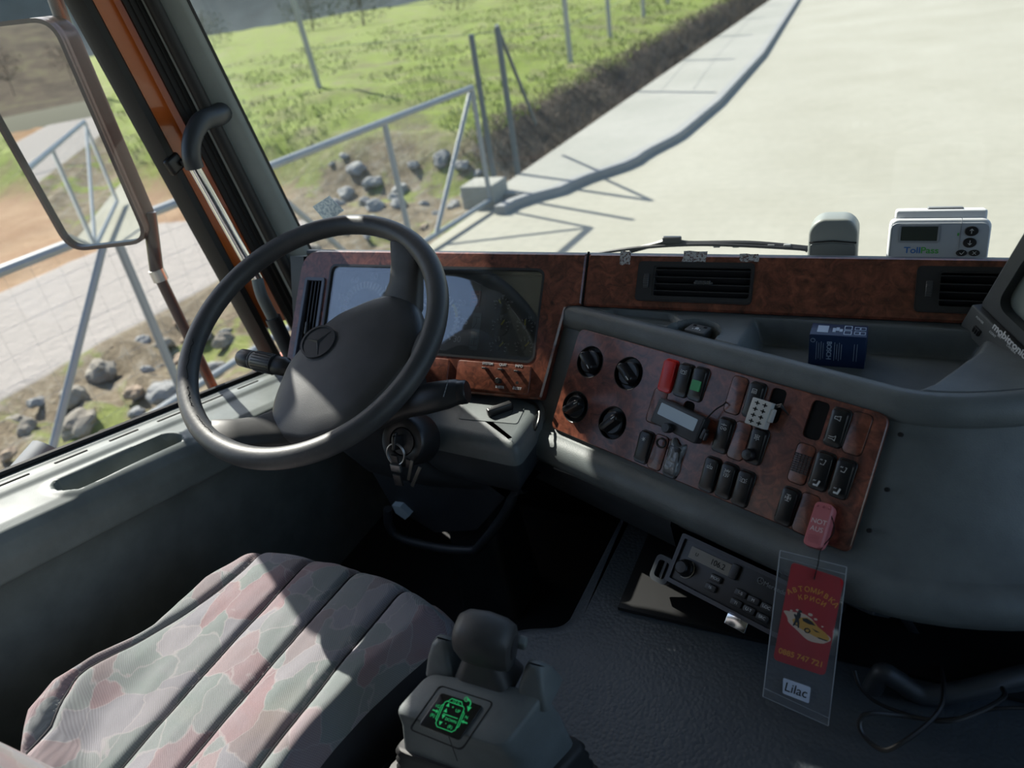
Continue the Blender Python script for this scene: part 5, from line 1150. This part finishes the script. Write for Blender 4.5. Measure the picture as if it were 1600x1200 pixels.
# ---------------------------------------------------------------- radio
rBL=onZ(1043,905,.45); rTL=onZ(1075,838,.50); rX=(onZ(1205,990,.45)-rBL).normalized(); RM=frame(rBL,rX,rTL-rBL); rH=(RM.inverted()@rTL).y; rW=.205
print('RADIO h',rH)
def R2(u,v,o=0): z=RM.to_3x3()@Vector((0,0,1)); q=RM.inverted()@onP(u,v,rBL+z*o,z); return (q.x,q.y)
ra=thing('car_radio','dark car radio with an orange grey display reading 106.2 below the control panel','radio',RM)
b=B(); b.box((rW/2,rH/2,-.06),(rW,rH,.12),bev=.003); obj('radio_body',b,BLK,ra)
b=B(); b.ringplate(rrect(rW+.006,rH+.004,.003,3,rW/2,rH/2),rrect(rW-.006,rH-.008,.002,3,rW/2,rH/2),-.004,.004); obj('radio_surround',b,simple('radio_frame',(.05,.05,.06),.35),ra)
dl=[R2(u,v,.003) for u,v in((1085,850),(1150,886),(1136,905),(1075,870))]
x0,y0=sum(p[0] for p in dl)/4,sum(p[1] for p in dl)/4; dw=(Vector(dl[1])-Vector(dl[0])).length; dh=.017
b=B(); b.prism(rrect(dw,dh,.001,2,x0,y0),.001,.0035); dsp=obj('display',b,simple('radio_lcd',(.24,.22,.18),.3),ra,label='greyish amber display reading 106.2')
b=B(); b.text('U',.007,T(x0-dw*.33,y0,.0037)); b.text('106.2',.0115,T(x0+dw*.16,y0,.0037),sx=.9); obj('display_digits',b,HOLE,dsp,smooth=0)
x,y=R2(1069,887,.006); b=B(); b.lathe([(.0125,.002),(.0125,.004),(.0100,.006),(.0098,.016),(.008,.018),(.0003,.0183)],T(x,y,0),26)
for i in range(18): b.box((.0100,0,.010),(.0007,.001,.010),T(x,y,0)@RZ(i*PI/9))
obj('volume_knob',b,BLK,ra)
b=B(); arc(b,.013,.0145,-100,60,.002,T(x,y,0)); obj('knob_ring',b,simple('ring_pale',(.35,.32,.25),.5),ra,smooth=0)
b=B(); b.prism(rrect(.011,.021,.002,3,*R2(1147,893,.004)),.001,.006,bev=.001); ej=obj('eject_button',b,VB,ra)
for t_,u,v in(('MOD',1118,904),('♪&',1110,918),('1-5',1157,927),('M',1177,938),('LOC',1198,949),('TI',1150,942),('U-T',1170,953),('SRC',1191,965)):
    x,y=R2(u,v,.004); b=B(); b.prism(rrect(.0165,.0095,.002,3,x,y),.001,.0052,bev=.001); k=obj('radio_button',b,VB,ra)
    b=B(); b.text(t_ if t_[0]!='♪' else '?&',.0055,T(x,y,.0054)); obj('button_text',b,WHT,k,smooth=0)
b=B(); x,y=R2(1198,912,.002); b.text('Mercedes-Benz',.009,T(x-.004,y-.001,.0022),ax='LEFT'); xx=x-.009; b.ringplate(circ(.0045,24,xx,y),circ(.0038,24,xx,y),.001,.0024); lines(b,[((xx,y),(xx,y+.004)),((xx,y),(xx-.0035,y-.002)),((xx,y),(xx+.0035,y-.002))],.0006,.0018); obj('lettering',b,GRYP,ra,smooth=0)
b=B(); b.box((.0,0,0),(.03,.018,.004),RM@T(*R2(1160,972,.0),.002)@T(-.006,-.003,0),.0005); obj('metal_tab',b,CHR,ra,world=True,label='small bright metal release tab')
b=B(); hx0,hy0=R2(1040,892,-.004); b.ringplate(rrect(.030,.040,.008,4,hx0-.004,hy0),rrect(.018,.026,.005,4,hx0-.004,hy0),-.012,.002); b.box((hx0-.004,hy0,-.006),(.004,.034,.006)); obj('side_bracket',b,PLB,ra)
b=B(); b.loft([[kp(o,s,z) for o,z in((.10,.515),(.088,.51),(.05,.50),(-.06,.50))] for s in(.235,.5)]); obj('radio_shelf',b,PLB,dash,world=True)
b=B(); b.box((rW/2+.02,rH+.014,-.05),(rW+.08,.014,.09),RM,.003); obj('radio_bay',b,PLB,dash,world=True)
# ---------------------------------------------------------------- air freshener card in its bag
CN=Vector((.06,-.86,.50)).normalized(); cp0=onY(1275,872,.715)
cTL,cTR,cBR,cBL=[onP(u,v,cp0,CN) for u,v in((1237,878),(1319,905),(1289,1056),(1208,1030))]
cX=((cTR-cTL)+(cBR-cBL)).normalized(); CM=frame((cTL+cTR+cBR+cBL)/4,cX,None,CN); CI=CM.inverted()
cw=((cTR-cTL).length+(cBR-cBL).length)/2; ch=((cTL-cBL).length+(cTR-cBR).length)/2
def c2(u,v): q=CI@onP(u,v,cp0,CN); return (q.x,q.y)
print('CARD',cw,ch)
card=thing('air_freshener_card','red car wash air freshener card with a yellow sports car, hanging in a clear bag','air freshener',CM)
skew=[c2(u,v) for u,v in((1208,1030),(1289,1056),(1319,905),(1237,878))]
b=B(); b.prism(rpoly(skew,.006,4),-.0008,.0008); cb=obj('card',b,simple('card_red',(.50,.012,.02),.45),card)
ORT=simple('card_orange',(.85,.33,.03),.5)
ax_=(Vector(skew[1])-Vector(skew[0])).normalized(); ay_=(Vector(skew[3])-Vector(skew[0])).normalized(); sc=Vector(skew[0])+Vector(skew[2]); sc/=2
SK=Matrix(((ax_.x,ay_.x,0,sc.x),(ax_.y,ay_.y,0,sc.y),(0,0,1,.0009),(0,0,0,1)))
b=B()
for k,chh in enumerate('АBТОМИBКА'):
    a=(k-4)*R(12.5); rad=cw*.58; b.text(chh,cw*.145,SK@T(rad*math.sin(a)*.98,ch*.30+rad*(math.cos(a)-1)*.75,0)@RZ(-a*.8),bold=.00015)
for k,chh in enumerate('КРИСИ'):
    a=(k-2)*R(13); rad=cw*.5; b.text(chh,cw*.13,SK@T(rad*math.sin(a),ch*.215+rad*(math.cos(a)-1)*.7,0)@RZ(-a*.8),bold=.00015)
b.text('0885 747 721',cw*.155,SK@T(0,-ch*.39,0)@RZ(-.02),bold=.0002); obj('card_lettering',b,ORT,cb,smooth=0)
SK=SK@Matrix.Diagonal((1.12,.74,1,1)); b=B(); M=SK; blob=[(math.cos(t)*cw*(.40+.04*math.sin(5*t)),-ch*.10+math.sin(t)*ch*(.13+.02*math.sin(4*t+1))-.10*ch*math.cos(t)) for t in [2*PI*i/40 for i in range(40)]]; b.prism(blob,0,.0001,M)
for dx,dy,r in((-.30,.06,.025),(-.20,.09,.03),(.02,.08,.04),(-.36,.01,.02),(.12,.04,.03),(.25,-.03,.02)): b.prism(circ(cw*r,12,cw*dx,ch*dy),0,.0001,M)
obj('splash_print',b,simple('card_cream',(.80,.60,.45),.5),cb,smooth=0)
b=B(); car=[(-.26,-.05),(-.16,.0),(-.02,.03),(.10,.0),(.18,-.05),(.32,-.10),(.40,-.155),(.38,-.20),(.20,-.195),(.05,-.17),(-.06,-.15),(-.22,-.11)]; b.prism([(x*cw,y*ch) for x,y in car],.0001,.0002,M); obj('car_print',b,simple('card_yellow',(.75,.38,.05),.5),cb,smooth=0)
b=B(); b.prism([(x*cw,y*ch) for x,y in((-.10,.002),(-.02,.02),(.07,-.005),(.14,-.045),(.02,-.05),(-.08,-.03))],.0002,.0003,M)
for x,y,r in((-.17,-.09,.045),(.02,-.14,.055)): b.ringplate([(x*cw+p,y*ch+q*1.3) for p,q in circ(cw*r,16)],[(x*cw+p,y*ch+q*1.3) for p,q in circ(cw*r*.55,16)],.0002,.0003,M)
b.prism([(x*cw,y*ch) for x,y in((.20,-.185),(.38,-.19),(.36,-.205),(.22,-.2))],.0002,.0003,M); b.prism([(x*cw,y*ch) for x,y in((.08,-.09),(.24,-.12),(.16,-.125))],.0002,.0003,M)
# standing figure silhouette
b.prism([(x*cw,y*ch) for x,y in((-.20,.06),(-.16,.075),(-.13,.05),(-.13,.0),(-.15,-.02),(-.13,-.07),(-.12,-.14),(-.145,-.14),(-.17,-.06),(-.21,-.13),(-.235,-.13),(-.21,-.05),(-.215,-.02),(-.25,.02),(-.23,.035),(-.2,.02))],.0003,.0004,M); b.prism(circ(cw*.035,14,-.155*cw,.085*ch),.0003,.0004,M); obj('line_print',b,HOLE,cb,smooth=0)
BAG=thin('clear_bag',(.93,.94,.95),1.2,.12,1.45,.06,(.7,.72,.75))
bo=[c2(u,v) for u,v in((1192,1088),(1294,1134),(1323,886),(1219,860))]
def bagf(zoff):
    def f(u,v):
        a=Vector(bo[0]).lerp(Vector(bo[1]),u); c=Vector(bo[3]).lerp(Vector(bo[2]),u); p=a.lerp(c,v); e=(1-abs(2*u-1)**4)*(1-abs(2*v-1)**6)
        return (p.x,p.y,zoff*(.0022+.002*noise.noise(Vector((u*5,v*9,zoff))))*e+.0012*noise.noise(Vector((u*3,v*4,5)))*(1-e*.5))
    return f
b=B(); b.surf(bagf(1.6),22,34); b.surf(bagf(-1),22,34); bg=obj('clear_bag',b,BAG,card,label='crinkled clear plastic bag')
b=B()
for (p,q) in((0,1),(1,2),(2,3),(3,0)): b.tube([(*bo[p],.0003),(*bo[q],.0003)],.0006,4)
b.tube([tuple(list(Vector(bo[0]).lerp(Vector(bo[3]),.06))+[.001]),tuple(list(Vector(bo[1]).lerp(Vector(bo[2]),.05))+[.001])],.0005,4); b.tube([tuple(list(Vector(bo[0]).lerp(Vector(bo[3]),.955))+[.001]),tuple(list(Vector(bo[1]).lerp(Vector(bo[2]),.955))+[.001])],.0005,4); obj('bag_seam',b,simple('seam_pale',(.30,.32,.34),.4),card)
ls=[c2(u,v) for u,v in((1224,1056),(1267,1071),(1264,1096),(1223,1080))]; b=B(); b.prism(rpoly(ls[::-1],.002,3),.0058,.0062); lb=obj('scent_label',b,simple('label_white',(.62,.68,.80),.5),card)
ax2=(Vector(ls[1])-Vector(ls[0])).normalized(); lc=(Vector(ls[0])+Vector(ls[2]))/2; b=B(); b.text('Lilac',.0155,T(lc.x,lc.y,.0063)@RZ(math.atan2(ax2.y,ax2.x)),sx=.95); obj('label_text',b,HOLE,lb,smooth=0)
hk=KM@Vector((*K2(1280,846,.03),.02)); 
hp=CM@Vector((*c2(1272,905),.0015)); b=B(); b.tube(bez([onP(1297,800,TL+PN*.02,PN),onP(1303,830,TL+PN*.02,PN),onP(1283,858,TL+PN*.03,PN),CM@Vector((*c2(1278,880),.004)),hp],6),.0007,5); obj('string',b,HOLE,card,world=True)
# ---------------------------------------------------------------- lower right: tray, socket, lead
tr=thing('floor_tray','dark moulded tray edge running below the console on the right','tray',T(.1,.75,.4))
P=[onY(u,v,y) for u,v,y in((1362,1078,.70),(1378,1052,.70),(1400,1062,.70),(1440,1085,.70),(1500,1080,.71),(1600,1055,.74),(1700,1040,.78))]
b=B(); b.tube(bez(P,8),.0125,10); obj('tray_rim',b,PLB,tr,world=True)
b=B(); pb_=bez(P,4); b.loft([[p,p+Vector((0,.0,-.035)),p+Vector((0,.01,-.035)),p+Vector((0,.01,0))] for p in pb_]); obj('tray_wall',b,PLB,tr,world=True)
b=B(); b.box((.35,.93,.45),(1.1,.03,.12)); b.box((.30,.84,.41),(1.2,.22,.006)); obj('tray_back',b,BLK,tr,world=True)
b=B(); a_,c_=onY(1455,995,.915),onY(1600,958,.915); b.tube([a_,c_],.0012,5); obj('tray_line',b,GRYP,tr,world=True)
sk=thing('power_socket','round power socket with a pale ring in the dark tray','power socket',lookz(onY(1438,1042,.80),(-.25,-1,.35)))
b=B(); b.lathe([(.024,-.03),(.024,-.002),(.020,0),(.016,0),(.014,-.012),(.0003,-.012)],I4,28); obj('socket_body',b,BLK,sk)
b=B(); b.ringplate(circ(.0195,32),circ(.0165,32),.0,.002); obj('pale_ring',b,simple('ring_beige',(.30,.29,.24),.5),sk)
pg=thing('charger_plug','black round charger plug pushed into the power socket','plug',rootm(sk)@T(.006,.002,.004)@RX(.2)@RY(.35))
b=B(); b.lathe([(.011,-.01),(.0125,.004),(.016,.018),(.0175,.026),(.0165,.033),(.012,.037),(.0003,.038)],I4,26); obj('plug_body',b,BLK,pg)
b=B(); b.lathe([(.0015,0),(.0015,.0005),(.0002,.0005)],T(-.004,-.0175,.012)@RX(PI/2),8); obj('indicator_lamp',b,emis('green_led',(.1,1,.2),2),pg)
q=[onY(u,v,y) for u,v,y in((1470,1042,.755),(1474,1062,.70),(1472,1100,.66),(1450,1130,.63),(1410,1160,.60),(1380,1172,.59),(1350,1150,.60),(1343,1128,.61),(1360,1115,.62),(1420,1120,.64),(1480,1127,.64),(1530,1112,.66),(1568,1090,.69),(1566,1075,.71))]
b=B(); b.tube(bez(q,6),.0028,7); tag(obj('charger_lead',b,BLK),'thin black charger lead looping down from the round plug','cable')
q=[onY(u,v,y) for u,v,y in((1335,1048,.69),(1345,1075,.675),(1375,1100,.665),(1440,1122,.655),(1500,1122,.66),(1550,1108,.67),(1610,1106,.68))]
b=B(); b.tube(bez(q,6),.0022,7); tag(obj('loose_cable',b,BLK),'black cable lying under the tray rim at the right','cable')
q=[onY(u,v,.80) for u,v in((1405,955),(1420,975),(1434,998))]; b=B(); b.tube(q,.006,4,sx=.3); tag(obj('webbing_strap',b,PLB),'short dark strap hanging above the round plug','strap')
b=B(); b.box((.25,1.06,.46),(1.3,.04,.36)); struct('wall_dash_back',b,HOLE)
